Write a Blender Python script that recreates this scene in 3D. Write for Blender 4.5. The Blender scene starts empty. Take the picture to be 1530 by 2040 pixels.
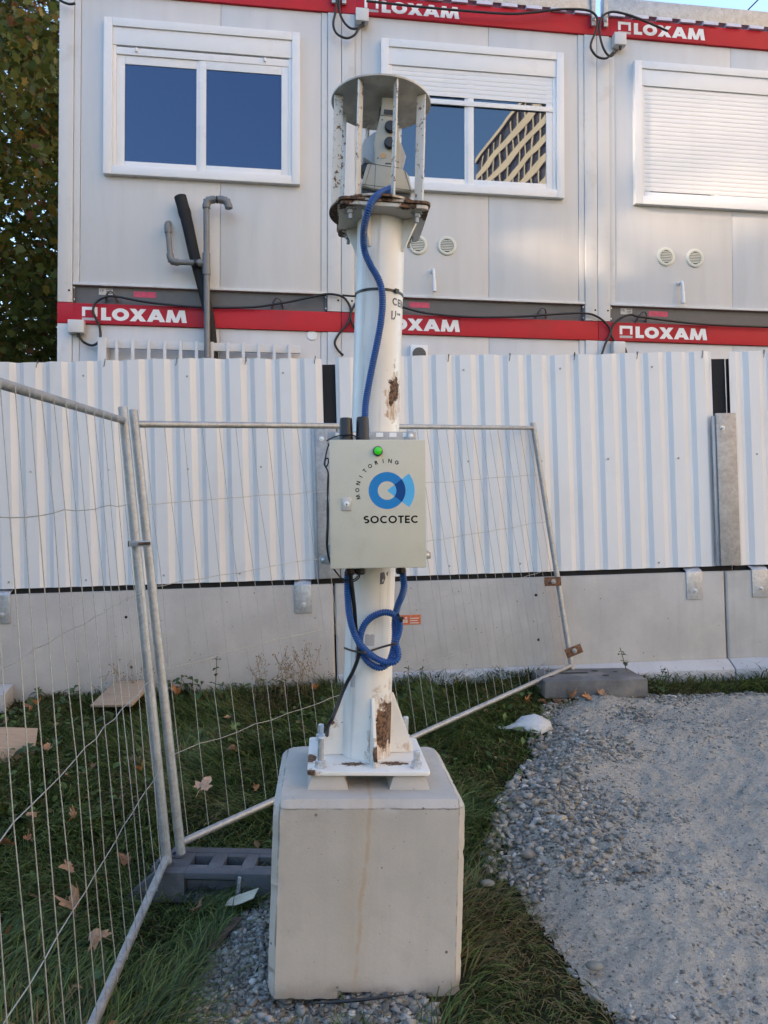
import bpy, bmesh, math, random
import numpy as np
from mathutils import Vector, Matrix
random.seed(7)
rng = np.random.default_rng(7)
sc = bpy.context.scene
col = sc.collection
R = math.radians

# ------------------------------------------------------------------ camera
CAM = np.array([0, 0, 1.47]); FPX = 1500.0; PITCH = R(.95)
cam = bpy.data.cameras.new('camera'); camo = bpy.data.objects.new('camera', cam); col.objects.link(camo)
camo.location = CAM; camo.rotation_euler = (R(90) + PITCH, 0, 0)
cam.sensor_fit = 'VERTICAL'; cam.sensor_height = 36; cam.lens = 36 * FPX / 2040
cam.clip_start = .05; cam.clip_end = 2000
sc.camera = camo
# ------------------------------------------------------------------ sky, sun, exposure
SUN_EL = R(15); SUN_AZ = R(247)                 # azimuth clockwise from +Y: behind the camera, to the left
SDIR = Vector((math.sin(SUN_AZ) * math.cos(SUN_EL), math.cos(SUN_AZ) * math.cos(SUN_EL), math.sin(SUN_EL)))
w = bpy.data.worlds.new('World'); sc.world = w; w.use_nodes = True
nt = w.node_tree; bg = nt.nodes['Background']
sky = nt.nodes.new('ShaderNodeTexSky'); sky.sky_type = 'NISHITA'; sky.sun_disc = False
sky.sun_elevation = SUN_EL; sky.sun_rotation = SUN_AZ; sky.air_density = 1.0; sky.dust_density = .05; sky.ozone_density = 3.4
nt.links.new(sky.outputs[0], bg.inputs[0]); bg.inputs[1].default_value = .15
sun = bpy.data.lights.new('sun', 'SUN'); sun.energy = 5.0; sun.angle = R(.5); sun.color = (1, .83, .64)
suno = bpy.data.objects.new('sun', sun); col.objects.link(suno)
suno.rotation_euler = SDIR.to_track_quat('Z', 'Y').to_euler(); suno.location = (-20, -20, 20)
vs = sc.view_settings
vs.view_transform = 'Standard'; vs.look = 'None'; vs.gamma = 1; vs.use_curve_mapping = False
vs.exposure = 2.35
vs.use_white_balance = True; vs.white_balance_temperature = 7950; vs.white_balance_tint = 14
sc.render.engine = 'CYCLES'
sc.cycles.use_denoising = True

# ------------------------------------------------------------------ pixel -> place (where each thing stands)
def ray(px, py):
    cx = (px - 765) / FPX; cy = (1020 - py) / FPX
    return np.array([cx, math.cos(PITCH) - cy * math.sin(PITCH), math.sin(PITCH) + cy * math.cos(PITCH)])
def at(px, py, Y):
    d = ray(px, py); return Vector(CAM + d * (Y / d[1]))
CABA = R(7.3); FENA = R(3.6); FENT = R(1.6)

# ------------------------------------------------------------------ ground shape
def sstep(a, b, x):
    t = np.clip((x - a) / (b - a), 0, 1); return t * t * (3 - 2 * t)
def vnoise(x, y, seed=0):
    x = np.asarray(x, float); y = np.asarray(y, float)
    xi = np.floor(x).astype(np.int64); yi = np.floor(y).astype(np.int64)
    fx = x - xi; fy = y - yi; fx = fx * fx * (3 - 2 * fx); fy = fy * fy * (3 - 2 * fy)
    def h(a, b):
        n = (a * 374761393 + b * 668265263 + seed * 974634777) & 0x7fffffff
        n = ((n ^ (n >> 13)) * 1274126177) & 0x7fffffff
        return ((n ^ (n >> 16)) & 0xffff) / 65535.0
    return (h(xi, yi) * (1 - fx) + h(xi + 1, yi) * fx) * (1 - fy) + (h(xi, yi + 1) * (1 - fx) + h(xi + 1, yi + 1) * fx) * fy
def ground(x, y):
    x = np.asarray(x, float); y = np.asarray(y, float)
    far = 1 - sstep(9, 20, np.hypot(x, y - 4))
    z = sstep(2.7, 5.6, y) * (.17 + .028 * np.clip(x, -5, 5)) * far
    z = z + .10 * np.exp(-((y - 5.95) / .38) ** 2) * (1 - sstep(1.0, 1.7, x)) * far + .075 * np.exp(-((x - 1.45) ** 2 + (y - 5.5) ** 2) / .10)
    z = z - .075 * np.exp(-((x + .95) ** 2 + (y - 3.05) ** 2) / .7)
    z = z + (.05 * (vnoise(x * 1.3, y * 1.3, 3) - .5) + .03 * (vnoise(x * 4, y * 4, 4) - .5)) * far
    return z
def gz(x, y): return float(ground(x, y))

# ------------------------------------------------------------------ materials
MATS = {}
def newmat(name):
    m = bpy.data.materials.new(name); m.use_nodes = True
    n = m.node_tree.nodes; p = n['Principled BSDF']
    return m, m.node_tree, p
def N(nt, t, **kw):
    n = nt.nodes.new(t)
    for k, v in kw.items():
        if k in n.inputs: n.inputs[k].default_value = v
        else: setattr(n, k, v)
    return n
def math_n(nt, op, a, b=None, c=None, clamp=False):
    n = nt.nodes.new('ShaderNodeMath'); n.operation = op; n.use_clamp = clamp
    for i, q in enumerate((a, b, c)):
        if q is None: continue
        if isinstance(q, (int, float)): n.inputs[i].default_value = q
        else: nt.links.new(q, n.inputs[i])
    return n.outputs[0]
def mixc(nt, fac, a, b, mode='MIX'):
    n = nt.nodes.new('ShaderNodeMix'); n.data_type = 'RGBA'; n.blend_type = mode
    for i, q in ((0, fac), (6, a), (7, b)):
        if isinstance(q, (int, float)): n.inputs[i].default_value = q
        elif isinstance(q, (tuple, list)): n.inputs[i].default_value = (*q[:3], 1)
        else: nt.links.new(q, n.inputs[i])
    return n.outputs[2]
def noise(nt, vec, scale, detail=4, rough=.55, dist=0):
    n = N(nt, 'ShaderNodeTexNoise', Scale=scale, Detail=detail, Roughness=rough, Distortion=dist)
    if vec is not None: nt.links.new(vec, n.inputs['Vector'])
    return n.outputs[0]
def ramp(nt, fac, lo, hi):
    n = nt.nodes.new('ShaderNodeMapRange'); n.interpolation_type = 'SMOOTHSTEP'
    nt.links.new(fac, n.inputs[0]); n.inputs[1].default_value = lo; n.inputs[2].default_value = hi
    return n.outputs[0]
def objvec(nt, sx=1, sy=1, sz=1):
    tc = nt.nodes.new('ShaderNodeTexCoord')
    if (sx, sy, sz) == (1, 1, 1): return tc.outputs['Object']
    mp = nt.nodes.new('ShaderNodeMapping'); mp.inputs['Scale'].default_value = (sx, sy, sz)
    nt.links.new(tc.outputs['Object'], mp.inputs[0]); return mp.outputs[0]
def bump(nt, p, h, strength, dist=.01):
    b = N(nt, 'ShaderNodeBump', Strength=strength, Distance=dist)
    nt.links.new(h, b.inputs['Height']); nt.links.new(b.outputs[0], p.inputs['Normal'])
def mat(name, c, rough=.5, metal=0, var=.12, scale=6, bmp=0, bscale=60, spec=.5, dirt=None, dirt_amt=.4, dscale=3, sx=1, sy=1, sz=1):
    if name in MATS: return MATS[name]
    m, nt, p = newmat(name)
    v = objvec(nt, sx, sy, sz)
    f = noise(nt, v, scale, 5)
    lo = tuple(q * (1 - var) for q in c); hi = tuple(min(1, q * (1 + var)) for q in c)
    o = mixc(nt, ramp(nt, f, .3, .7), lo, hi)
    if dirt:
        d = noise(nt, v, dscale, 8, .65)
        o = mixc(nt, math_n(nt, 'MULTIPLY', ramp(nt, d, .5, .72), dirt_amt), o, dirt)
    nt.links.new(o, p.inputs['Base Color'])
    rr = math_n(nt, 'MULTIPLY_ADD', f, .25, rough - .12, clamp=True); nt.links.new(rr, p.inputs['Roughness'])
    p.inputs['Metallic'].default_value = metal; p.inputs['Specular IOR Level'].default_value = spec
    if bmp: bump(nt, p, noise(nt, v, bscale, 3), bmp)
    MATS[name] = m; return m
def spot(nt, vec, c, s, wob=.5, wscale=25):
    """mask of an irregular stain around the point c with radii s"""
    mp = nt.nodes.new('ShaderNodeVectorMath'); mp.operation = 'SUBTRACT'; nt.links.new(vec, mp.inputs[0]); mp.inputs[1].default_value = c
    dv = nt.nodes.new('ShaderNodeVectorMath'); dv.operation = 'DIVIDE'; nt.links.new(mp.outputs[0], dv.inputs[0]); dv.inputs[1].default_value = s
    ln = nt.nodes.new('ShaderNodeVectorMath'); ln.operation = 'LENGTH'; nt.links.new(dv.outputs[0], ln.inputs[0])
    n = noise(nt, vec, wscale, 5, .6)
    return ramp(nt, math_n(nt, 'MULTIPLY_ADD', math_n(nt, 'SUBTRACT', n, .5), -wob * 4, ln.outputs['Value']), 1.05, .9)
def rust_col(nt, v):
    return mixc(nt, ramp(nt, noise(nt, v, 90, 5), .35, .65), (.03, .018, .013), (.19, .095, .05))
def paint_rust(name, c, spots, streak=.0, general=.0, dirtc=(.2, .17, .13)):
    m, nt, p = newmat(name); v = objvec(nt)
    f = noise(nt, v, 5, 6); vz = objvec(nt, 30, 30, 1.6)
    o = mixc(nt, ramp(nt, f, .3, .7), tuple(q * .93 for q in c), tuple(min(1, q * 1.05) for q in c))
    st = math_n(nt, 'MULTIPLY', ramp(nt, noise(nt, vz, 1, 5), .58, .75), streak)
    o = mixc(nt, st, o, dirtc)
    sc_ = math_n(nt, 'MULTIPLY', ramp(nt, noise(nt, objvec(nt, 4, 4, 12), 14, 8, .75), .66, .72), .55)
    o = mixc(nt, sc_, o, dirtc)
    rm = None
    for s in spots:
        c_, r_ = s[0], s[1]
        hq = spot(nt, v, (c_[0], c_[1], c_[2] - r_[2] * .5), tuple(q_ * k_ for q_, k_ in zip(r_, (1.45, 1.45, 2.0))), .7, s[3] * 1.3)
        o = mixc(nt, math_n(nt, 'MULTIPLY', hq, math_n(nt, 'MULTIPLY', ramp(nt, noise(nt, objvec(nt, 40, 40, 8), 1.5, 5, .7), .3, .7), .8)), o, (.36, .21, .11))
        q = spot(nt, v, *s); rm = q if rm is None else math_n(nt, 'MAXIMUM', rm, q)
    if general:
        g = ramp(nt, noise(nt, v, 45, 8, .75), .66 - general, .70 - general); rm = g if rm is None else math_n(nt, 'MAXIMUM', rm, g)
    if rm is not None:
        o = mixc(nt, rm, o, rust_col(nt, v)); nt.links.new(math_n(nt, 'MULTIPLY_ADD', rm, .45, .38), p.inputs['Roughness'])
        bump(nt, p, math_n(nt, 'MULTIPLY', rm, math_n(nt, 'MULTIPLY_ADD', noise(nt, v, 130, 3), .8, -1.0)), .5, .004)
    nt.links.new(o, p.inputs['Base Color'])
    return m
def galv(name, c=(.42, .43, .44), rough=.42, sc_=28):
    if name in MATS: return MATS[name]
    m, nt, p = newmat(name); v = objvec(nt)
    vo = N(nt, 'ShaderNodeTexVoronoi', Scale=sc_ * 5); nt.links.new(v, vo.inputs['Vector'])
    g = nt.nodes.new('ShaderNodeSeparateColor'); nt.links.new(vo.outputs['Color'], g.inputs[0])
    f = math_n(nt, 'MULTIPLY_ADD', noise(nt, v, sc_ * .7, 7, .75), .86, math_n(nt, 'MULTIPLY', g.outputs[0], .14))
    o = mixc(nt, ramp(nt, f, .25, .75), tuple(q * .72 for q in c), tuple(q * 1.18 for q in c))
    o = mixc(nt, math_n(nt, 'MULTIPLY', ramp(nt, noise(nt, v, 9, 7, .7), .60, .72), .5), o, (.24, .20, .15))
    nt.links.new(o, p.inputs['Base Color']); p.inputs['Metallic'].default_value = .55
    nt.links.new(math_n(nt, 'MULTIPLY_ADD', f, .3, rough - .1), p.inputs['Roughness'])
    bump(nt, p, noise(nt, v, 160, 3), .12, .003)
    MATS[name] = m; return m
def concrete(name, c, pores=True, streaks=None, stain=.3, lines=(), soil_z=0, bmp=.25):
    m, nt, p = newmat(name); v = objvec(nt)
    o = mixc(nt, ramp(nt, noise(nt, v, 2.2, 7, .62), .3, .7), tuple(q * .86 for q in c), tuple(q * 1.1 for q in c))
    o = mixc(nt, math_n(nt, 'MULTIPLY', ramp(nt, noise(nt, objvec(nt, 14, 14, 1.2), 1, 6, .6), .45, .75), stain), o, tuple(q * .74 for q in c))
    o = mixc(nt, math_n(nt, 'MULTIPLY', ramp(nt, noise(nt, v, 7, 6, .7), .55, .7), .35), o, tuple(min(1, q * 1.16) for q in c))
    o = mixc(nt, .18, o, mixc(nt, noise(nt, v, 220, 2), tuple(q * .6 for q in c), tuple(min(1, q * 1.35) for q in c)))
    h = noise(nt, v, 90, 5)
    if pores:
        vo = N(nt, 'ShaderNodeTexVoronoi', Scale=24); nt.links.new(v, vo.inputs['Vector'])
        cs = nt.nodes.new('ShaderNodeSeparateColor'); nt.links.new(vo.outputs['Color'], cs.inputs[0])
        rad = math_n(nt, 'MULTIPLY', ramp(nt, cs.outputs[0], .6, 1.0), .12)
        pm = math_n(nt, 'LESS_THAN', vo.outputs['Distance'], rad)
        o = mixc(nt, math_n(nt, 'MULTIPLY', pm, .85), o, tuple(q * .2 for q in c))
        h = math_n(nt, 'SUBTRACT', h, math_n(nt, 'MULTIPLY', pm, 1.2))
    if pores:
        vo = N(nt, 'ShaderNodeTexVoronoi', Scale=75); nt.links.new(v, vo.inputs['Vector'])
        cs = nt.nodes.new('ShaderNodeSeparateColor'); nt.links.new(vo.outputs['Color'], cs.inputs[0])
        pm = math_n(nt, 'LESS_THAN', vo.outputs['Distance'], math_n(nt, 'MULTIPLY', ramp(nt, cs.outputs[0], .78, 1.0), .17))
        o = mixc(nt, math_n(nt, 'MULTIPLY', pm, .6), o, tuple(q * .35 for q in c))
    for (x0, wd, colr, amt, drift) in streaks or ():
        s = nt.nodes.new('ShaderNodeSeparateXYZ'); nt.links.new(v, s.inputs[0])
        wz = math_n(nt, 'MULTIPLY', math_n(nt, 'SUBTRACT', noise(nt, objvec(nt, 0, 0, 5), 1, 3), .5), .05)
        ctr = math_n(nt, 'MULTIPLY_ADD', s.outputs[2], drift, x0)
        dx = math_n(nt, 'ABSOLUTE', math_n(nt, 'SUBTRACT', math_n(nt, 'SUBTRACT', s.outputs[0], ctr), wz))
        mk = math_n(nt, 'MULTIPLY', ramp(nt, math_n(nt, 'MULTIPLY_ADD', noise(nt, v, 60, 4), wd * .6, math_n(nt, 'SUBTRACT', dx, wd * .3)), wd, wd * .15), amt)
        mk = math_n(nt, 'MULTIPLY', mk, ramp(nt, noise(nt, objvec(nt, 2, 2, 7), 1.5, 4), .3, .55))
        o = mixc(nt, mk, o, colr)
    if lines or soil_z:
        s = nt.nodes.new('ShaderNodeSeparateXYZ'); nt.links.new(v, s.inputs[0]); wob = math_n(nt, 'MULTIPLY', math_n(nt, 'SUBTRACT', noise(nt, v, 14, 4), .5), .006)
    for (ax_, pos, wd) in lines:
        dd = math_n(nt, 'ABSOLUTE', math_n(nt, 'SUBTRACT', math_n(nt, 'ADD', s.outputs[ax_], wob), pos))
        mk = math_n(nt, 'MULTIPLY', ramp(nt, dd, wd, wd * .3), ramp(nt, noise(nt, v, 7, 4, .7), .42, .60))
        o = mixc(nt, math_n(nt, 'MULTIPLY', mk, .75), o, tuple(q * .3 for q in c))
    if soil_z:
        zz = math_n(nt, 'MULTIPLY_ADD', math_n(nt, 'SUBTRACT', noise(nt, v, 9, 7, .7), .5), soil_z * 2.2, s.outputs[2])
        o = mixc(nt, math_n(nt, 'MULTIPLY', ramp(nt, zz, soil_z, 0), .6), o, (c[0] * .62, c[1] * .56, c[2] * .48))
        o = mixc(nt, math_n(nt, 'MULTIPLY', ramp(nt, noise(nt, v, 3.3, 8, .72), .54, .70), .28), o, (c[0] * .66, c[1] * .65, c[2] * .64))
    nt.links.new(o, p.inputs['Base Color']); p.inputs['Roughness'].default_value = .88; p.inputs['Specular IOR Level'].default_value = .25
    bump(nt, p, h, bmp, .004)
    return m
def attr_mat(name, rough=.6, spec=.3, trans=0, bmp=0):
    """colour per blade / leaf / stone from the colour attribute Col"""
    m, nt, p = newmat(name)
    a = nt.nodes.new('ShaderNodeAttribute'); a.attribute_name = 'Col'
    o = mixc(nt, .35, a.outputs['Color'], mixc(nt, noise(nt, objvec(nt), 60, 4), (0, 0, 0), (1, 1, 1)), 'OVERLAY')
    nt.links.new(o, p.inputs['Base Color'])
    p.inputs['Roughness'].default_value = rough; p.inputs['Specular IOR Level'].default_value = spec
    if bmp: bump(nt, p, noise(nt, objvec(nt), 300, 3), bmp, .002)
    if trans:
        t = nt.nodes.new('ShaderNodeBsdfTranslucent'); nt.links.new(o, t.inputs[0])
        mx = nt.nodes.new('ShaderNodeMixShader'); mx.inputs[0].default_value = trans
        nt.links.new(p.outputs[0], mx.inputs[1]); nt.links.new(t.outputs[0], mx.inputs[2])
        nt.links.new(mx.outputs[0], nt.nodes['Material Output'].inputs[0])
    return m

# ------------------------------------------------------------------ mesh building
class MB:
    def __init__(s): s.v = []; s.f = []
    def add(s, vs, fs, M=None):
        b = len(s.v)
        s.v += [tuple(M @ Vector(q)) if M is not None else tuple(q) for q in vs]
        s.f += [tuple(b + i for i in f) for f in fs]; return s
    def box(s, x0, x1, y0, y1, z0, z1, M=None):
        return s.add([(x, y, z) for x in (x0, x1) for y in (y0, y1) for z in (z0, z1)],
                     [(0, 1, 3, 2), (4, 6, 7, 5), (0, 4, 5, 1), (2, 3, 7, 6), (0, 2, 6, 4), (1, 5, 7, 3)], M)
    def prism(s, poly, a0, a1, ax='y', M=None):
        n = len(poly)
        def P(q, a): return {'y': (q[0], a, q[1]), 'x': (a, q[0], q[1]), 'z': (q[0], q[1], a)}[ax]
        vs = [P(q, a0) for q in poly] + [P(q, a1) for q in poly]
        fs = [tuple(range(n)), tuple(range(2 * n - 1, n - 1, -1))] + [(i, (i + 1) % n, n + (i + 1) % n, n + i) for i in range(n)]
        return s.add(vs, fs, M)
    def tube(s, pts, r, seg=10, caps=True, radii=None):
        pts = [Vector(p) for p in pts]; n = len(pts)
        t = [(pts[min(i + 1, n - 1)] - pts[max(i - 1, 0)]).normalized() for i in range(n)]
        u = t[0].orthogonal().normalized(); vs = []
        for i in range(n):
            u = (u - t[i] * u.dot(t[i])).normalized(); w_ = t[i].cross(u); rr = radii[i] if radii is not None else r
            for k in range(seg):
                a = 2 * math.pi * k / seg; vs.append(pts[i] + (u * math.cos(a) + w_ * math.sin(a)) * rr)
        fs = [(i * seg + k, i * seg + (k + 1) % seg, (i + 1) * seg + (k + 1) % seg, (i + 1) * seg + k) for i in range(n - 1) for k in range(seg)]
        if caps: fs += [tuple(range(seg - 1, -1, -1)), tuple(range((n - 1) * seg, n * seg))]
        return s.add(vs, fs)
    def lathe(s, prof, seg=24, M=None, cap=True):
        """prof: (radius, height) along local Z"""
        vs = [(r * math.cos(2 * math.pi * k / seg), r * math.sin(2 * math.pi * k / seg), h) for r, h in prof for k in range(seg)]
        n = len(prof)
        fs = [(i * seg + k, i * seg + (k + 1) % seg, (i + 1) * seg + (k + 1) % seg, (i + 1) * seg + k) for i in range(n - 1) for k in range(seg)]
        if cap: fs += [tuple(range(seg - 1, -1, -1)), tuple(range((n - 1) * seg, n * seg))]
        return s.add(vs, fs, M)
    def mesh(s, name, smooth=30, bevel=0):
        me = bpy.data.meshes.new(name); me.from_pydata(s.v, [], s.f)
        bm = bmesh.new(); bm.from_mesh(me); bmesh.ops.recalc_face_normals(bm, faces=bm.faces)
        if bevel:
            ed = [e for e in bm.edges if len(e.link_faces) == 2 and e.calc_face_angle(0) > R(35)]
            bmesh.ops.bevel(bm, geom=ed, offset=bevel, segments=2, profile=.6, affect='EDGES', clamp_overlap=True)
        bm.to_mesh(me); bm.free()
        if smooth:
            me.polygons.foreach_set('use_smooth', [True] * len(me.polygons)); me.set_sharp_from_angle(angle=R(smooth))
        me.update(); return me
    def build(s, name, m, parent=None, smooth=30, bevel=0):
        o = bpy.data.objects.new(name, s.mesh(name, smooth, bevel)); col.objects.link(o)
        for q in (m if isinstance(m, (list, tuple)) else [m]): o.data.materials.append(q)
        if parent: o.parent = parent
        return o
def tag(o, label=None, cat=None, group=None, kind=None):
    for k, q in (('label', label), ('category', cat), ('group', group), ('kind', kind)):
        if q: o[k] = q
    return o
def thing(name, label, cat, M=None, group=None):
    o = bpy.data.objects.new(name, None); col.objects.link(o); o.empty_display_size = .1
    if M is not None: o.matrix_world = M
    return tag(o, label, cat, group)
def solo(name, mb, m, label, cat, group=None, kind=None, smooth=30, bevel=0):
    """a thing that is one mesh: its origin goes to the base of the mesh"""
    a = np.array(mb.v); c = (a.min(0) + a.max(0)) / 2; c[2] = a[:, 2].min()
    mb.v = [tuple(q) for q in a - c]
    o = mb.build(name, m, None, smooth, bevel); o.location = c
    return tag(o, label, cat, group, kind)
def inst(o, loc=None, parent=None, rot=None, scale=None):
    c = o.copy(); col.objects.link(c)
    if parent is not None: c.parent = parent
    if loc is not None: c.location = loc
    if rot is not None: c.rotation_euler = rot
    if scale is not None: c.scale = scale
    return c
def copy_tree(o, parent=None):
    c = o.copy(); col.objects.link(c); c.parent = parent
    for ch in list(o.children): copy_tree(ch, c)
    return c
def spline(pts, n=8):
    P = [Vector(p) for p in pts]; P = [P[0] * 2 - P[1]] + P + [P[-1] * 2 - P[-2]]; out = []
    for i in range(1, len(P) - 2):
        a, b, c, d = P[i - 1:i + 3]
        for k in range(n):
            t = k / n
            out.append(.5 * (2 * b + (c - a) * t + (2 * a - 5 * b + 4 * c - d) * t * t + (3 * b - a - 3 * c + d) * t ** 3))
    return out + [P[-2]]
def resample(pts, step):
    out = [pts[0]]; acc = 0
    for a, b in zip(pts, pts[1:]):
        L = (b - a).length; t = step - acc
        while t < L: out.append(a + (b - a) * (t / L)); t += step
        acc = (acc + L) % step if L < step - acc else L - (t - step)
    return out
def conduit(mb, pts, r, pitch=.0075, seg=12):
    q = resample(pts, pitch / 3)
    mb.tube(q, r, seg, True, [r * (1.0 if i % 3 else .80) for i in range(len(q))])
    return mb
def np_obj(name, V, F, m, cols=None, smooth=False):
    V = np.ascontiguousarray(V, np.float32).reshape(-1, 3); F = np.ascontiguousarray(F, np.int32); n = F.shape[1]
    me = bpy.data.meshes.new(name)
    me.vertices.add(len(V)); me.vertices.foreach_set('co', V.ravel())
    me.loops.add(F.size); me.loops.foreach_set('vertex_index', F.ravel())
    me.polygons.add(len(F)); me.polygons.foreach_set('loop_start', np.arange(0, F.size, n, dtype=np.int32))
    if cols is not None:
        c = np.ones((len(V), 4), np.float32); c[:, :3] = cols
        a = me.color_attributes.new('Col', 'FLOAT_COLOR', 'POINT'); a.data.foreach_set('color', c.ravel())
    me.update(calc_edges=True); me.validate()
    if smooth: me.polygons.foreach_set('use_smooth', np.ones(len(F), bool))
    o = bpy.data.objects.new(name, me); col.objects.link(o); me.materials.append(m)
    return o

# ------------------------------------------------------------------ lettering: flat strokes, 1 unit high
def para(x0, x1, wd, y0=0, y1=1): return [(x0, y0), (x0 + wd, y0), (x1 + wd, y1), (x1, y1)]
def rect(x0, x1, y0, y1): return [(x0, y0), (x1, y0), (x1, y1), (x0, y1)]
def ring(cx, cy, ro, ri, a0=0, a1=360, n=28, sx=1):
    out = []
    for i in range(n):
        p, q = R(a0 + (a1 - a0) * i / n), R(a0 + (a1 - a0) * (i + 1) / n)
        out.append([(cx + sx * ro * math.cos(p), cy + ro * math.sin(p)), (cx + sx * ro * math.cos(q), cy + ro * math.sin(q)),
                    (cx + sx * ri * math.cos(q), cy + ri * math.sin(q)), (cx + sx * ri * math.cos(p), cy + ri * math.sin(p))])
    return out
def glyph(ch, t):
    if ch == 'L': return [rect(0, t, 0, 1), rect(t, .58, 0, t * .92)], .60
    if ch == 'O': return ring(.5, .5, .5, .5 - t, sx=1.0), 1.0
    if ch == 'X': return [para(0, .72 - t * .3, t * 1.2), para(.72 - t * .3, 0, t * 1.2)], .72 + t * .9
    if ch == 'A': return [para(0, .38, t * 1.1), para(.76, .38, t * 1.1), rect(.22, .76, .18, .18 + t * .75)], .76 + t * 1.1
    if ch == 'M': return [para(0, .12, t), para(.46, .14, t * .85), para(.50, .80, t * .85), para(.96, .84, t)], .96 + t
    if ch == 'S': return (ring(.32, .5 + (.5 - t / 2) / 2, (.5 + t / 2) / 2, (.5 + t / 2) / 2 - t, 40, 270, 14, 1.15) +
                          ring(.32, (.5 + t / 2) / 2, (.5 + t / 2) / 2, (.5 + t / 2) / 2 - t, -140, 90, 14, 1.15)), .64
    if ch == 'C': return ring(.5, .5, .5, .5 - t, 48, 312), .86
    if ch == 'T': return [rect(0, .68, 1 - t, 1), rect(.34 - t / 2, .34 + t / 2, 0, 1 - t)], .68
    if ch == 'E': return [rect(0, t, 0, 1), rect(t, .58, 0, t), rect(t, .54, .5 - t / 2, .5 + t / 2), rect(t, .58, 1 - t, 1)], .58
    if ch == 'N': return [rect(0, t, 0, 1), para(.72 - t * .2, t * .2 - t * .2, t * 1.1), rect(.72, .72 + t, 0, 1)], .72 + t
    if ch == 'I': return [rect(0, t, 0, 1)], t
    if ch == 'R': return [rect(0, t, 0, 1), rect(t, .34, 1 - t, 1), rect(t, .34, .44, .44 + t), para(.52, .26, t * 1.1, 0, .44)] + ring(.34, .72, .28, .28 - t, -90, 90, 12), .66
    if ch == 'G': return ring(.5, .5, .5, .5 - t, 48, 352) + [rect(.5, 1, .5 - t * .6, .5 + t * .5)], 1.0
    if ch == 'D': return [rect(0, t, 0, 1), rect(t, .36, 0, t), rect(t, .36, 1 - t, 1)] + ring(.36, .5, .5, .5 - t, -90, 90, 14), .86
    return [], .4
def lettering(mb, text, x, z, h, t, gap, place, sx=1.0):
    """place(x, z, lift) -> 3-D point; each stroke is lifted a hair more than the last, so none share a plane"""
    k = 0
    for ch in text:
        ps, adv = glyph(ch, t)
        for j, p in enumerate(ps):
            q = [place(x + a * h * sx, z + b * h, (k + (ch == 'G' and j == len(ps) - 1)) * .00012) for a, b in p]; k = (k + 1) % 5 if len(ps) < 9 else k
            mb.add(q, [tuple(range(len(q)))])
        x += (adv + gap) * h * sx
    return x
def text_width(text, h, t, gap, sx=1.0): return sum((glyph(c, t)[1] + gap) * h * sx for c in text) - gap * h * sx
def flat_build(mb, name, m, parent, facing):
    """flat lettering: normals towards `facing`"""
    o = mb.build(name, m, parent, smooth=0); me = o.data
    bm = bmesh.new(); bm.from_mesh(me)
    fl = [f for f in bm.faces if f.normal.dot(facing) < 0]
    bmesh.ops.reverse_faces(bm, faces=fl); bm.to_mesh(me); bm.free(); return o

# ================================================================== GROUND
def axis_lines(lo, hi, step, far):
    a = list(np.arange(lo, hi + 1e-6, step)); q = step; x = lo; L = []
    while x > -far: q *= 1.5; x -= q; L.append(x)
    q = step; x = hi; Rr = []
    while x < far: q *= 1.5; x += q; Rr.append(x)
    return np.array(L[::-1] + a + Rr)
gx = axis_lines(-5, 5, .07, 260); gy = axis_lines(.6, 8, .07, 260)
X, Y = np.meshgrid(gx, gy); Z = ground(X, Y)
nx, ny = len(gx), len(gy)
idx = np.arange(nx * ny).reshape(ny, nx)
F = np.stack([idx[:-1, :-1], idx[:-1, 1:], idx[1:, 1:], idx[1:, :-1]], -1).reshape(-1, 4)
soil = mat('soil', (.035, .032, .016), .95, var=.35, scale=9, bmp=.6, bscale=40, spec=.1, dirt=(.06, .05, .03), dscale=20)
g = np_obj('ground', np.stack([X, Y, Z], -1), F, soil, smooth=True); tag(g, kind='structure')

# gravel outline, traced on the ground
def foot(px, py):
    Yd = 3.0
    for _ in range(12):
        d = ray(px, py); z = gz(d[0] * Yd / d[1], Yd); Yd = (z - CAM[2]) / d[2] * d[1]
    p = at(px, py, Yd); return (p.x, p.y)
GPX = [(1260, 2100), (1215, 2035), (1165, 1975), (1105, 1895), (1062, 1835), (1030, 1775), (1004, 1745), (1004, 1690), (1012, 1610), (1052, 1545), (1058, 1520),
       (1082, 1485), (1078, 1442), (1100, 1412), (1180, 1397), (1300, 1387), (1420, 1386), (1560, 1384), (1800, 1384)]
GP = [foot(*p) for p in GPX]; GP += [(6.5, GP[-1][1]), (6.5, .2), (.9, .2)]
SPX = [(365, 2060), (362, 2020), (385, 1985), (392, 1950), (440, 1885), (470, 1835), (535, 1790), (560, 1800), (800, 1930), (850, 1985), (880, 2040), (860, 2100), (400, 2120)]
SP = [foot(*p) for p in SPX]
def inside(px, py, poly):
    px = np.asarray(px); py = np.asarray(py); c = np.zeros(px.shape, bool); n = len(poly)
    for i in range(n):
        (x0, y0), (x1, y1) = poly[i], poly[(i + 1) % n]
        if y0 == y1: continue
        m = ((y0 > py) != (y1 > py)) & (px < (x1 - x0) * (py - y0) / (y1 - y0) + x0); c ^= m
    return c
def edge_dist(px, py, poly):
    d = np.full(np.shape(px), 9.0); n = len(poly)
    for i in range(n):
        (x0, y0), (x1, y1) = poly[i], poly[(i + 1) % n]; dx, dy = x1 - x0, y1 - y0; L = dx * dx + dy * dy + 1e-12
        t = np.clip(((px - x0) * dx + (py - y0) * dy) / L, 0, 1); d = np.minimum(d, np.hypot(px - x0 - t * dx, py - y0 - t * dy))
    return d
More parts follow.
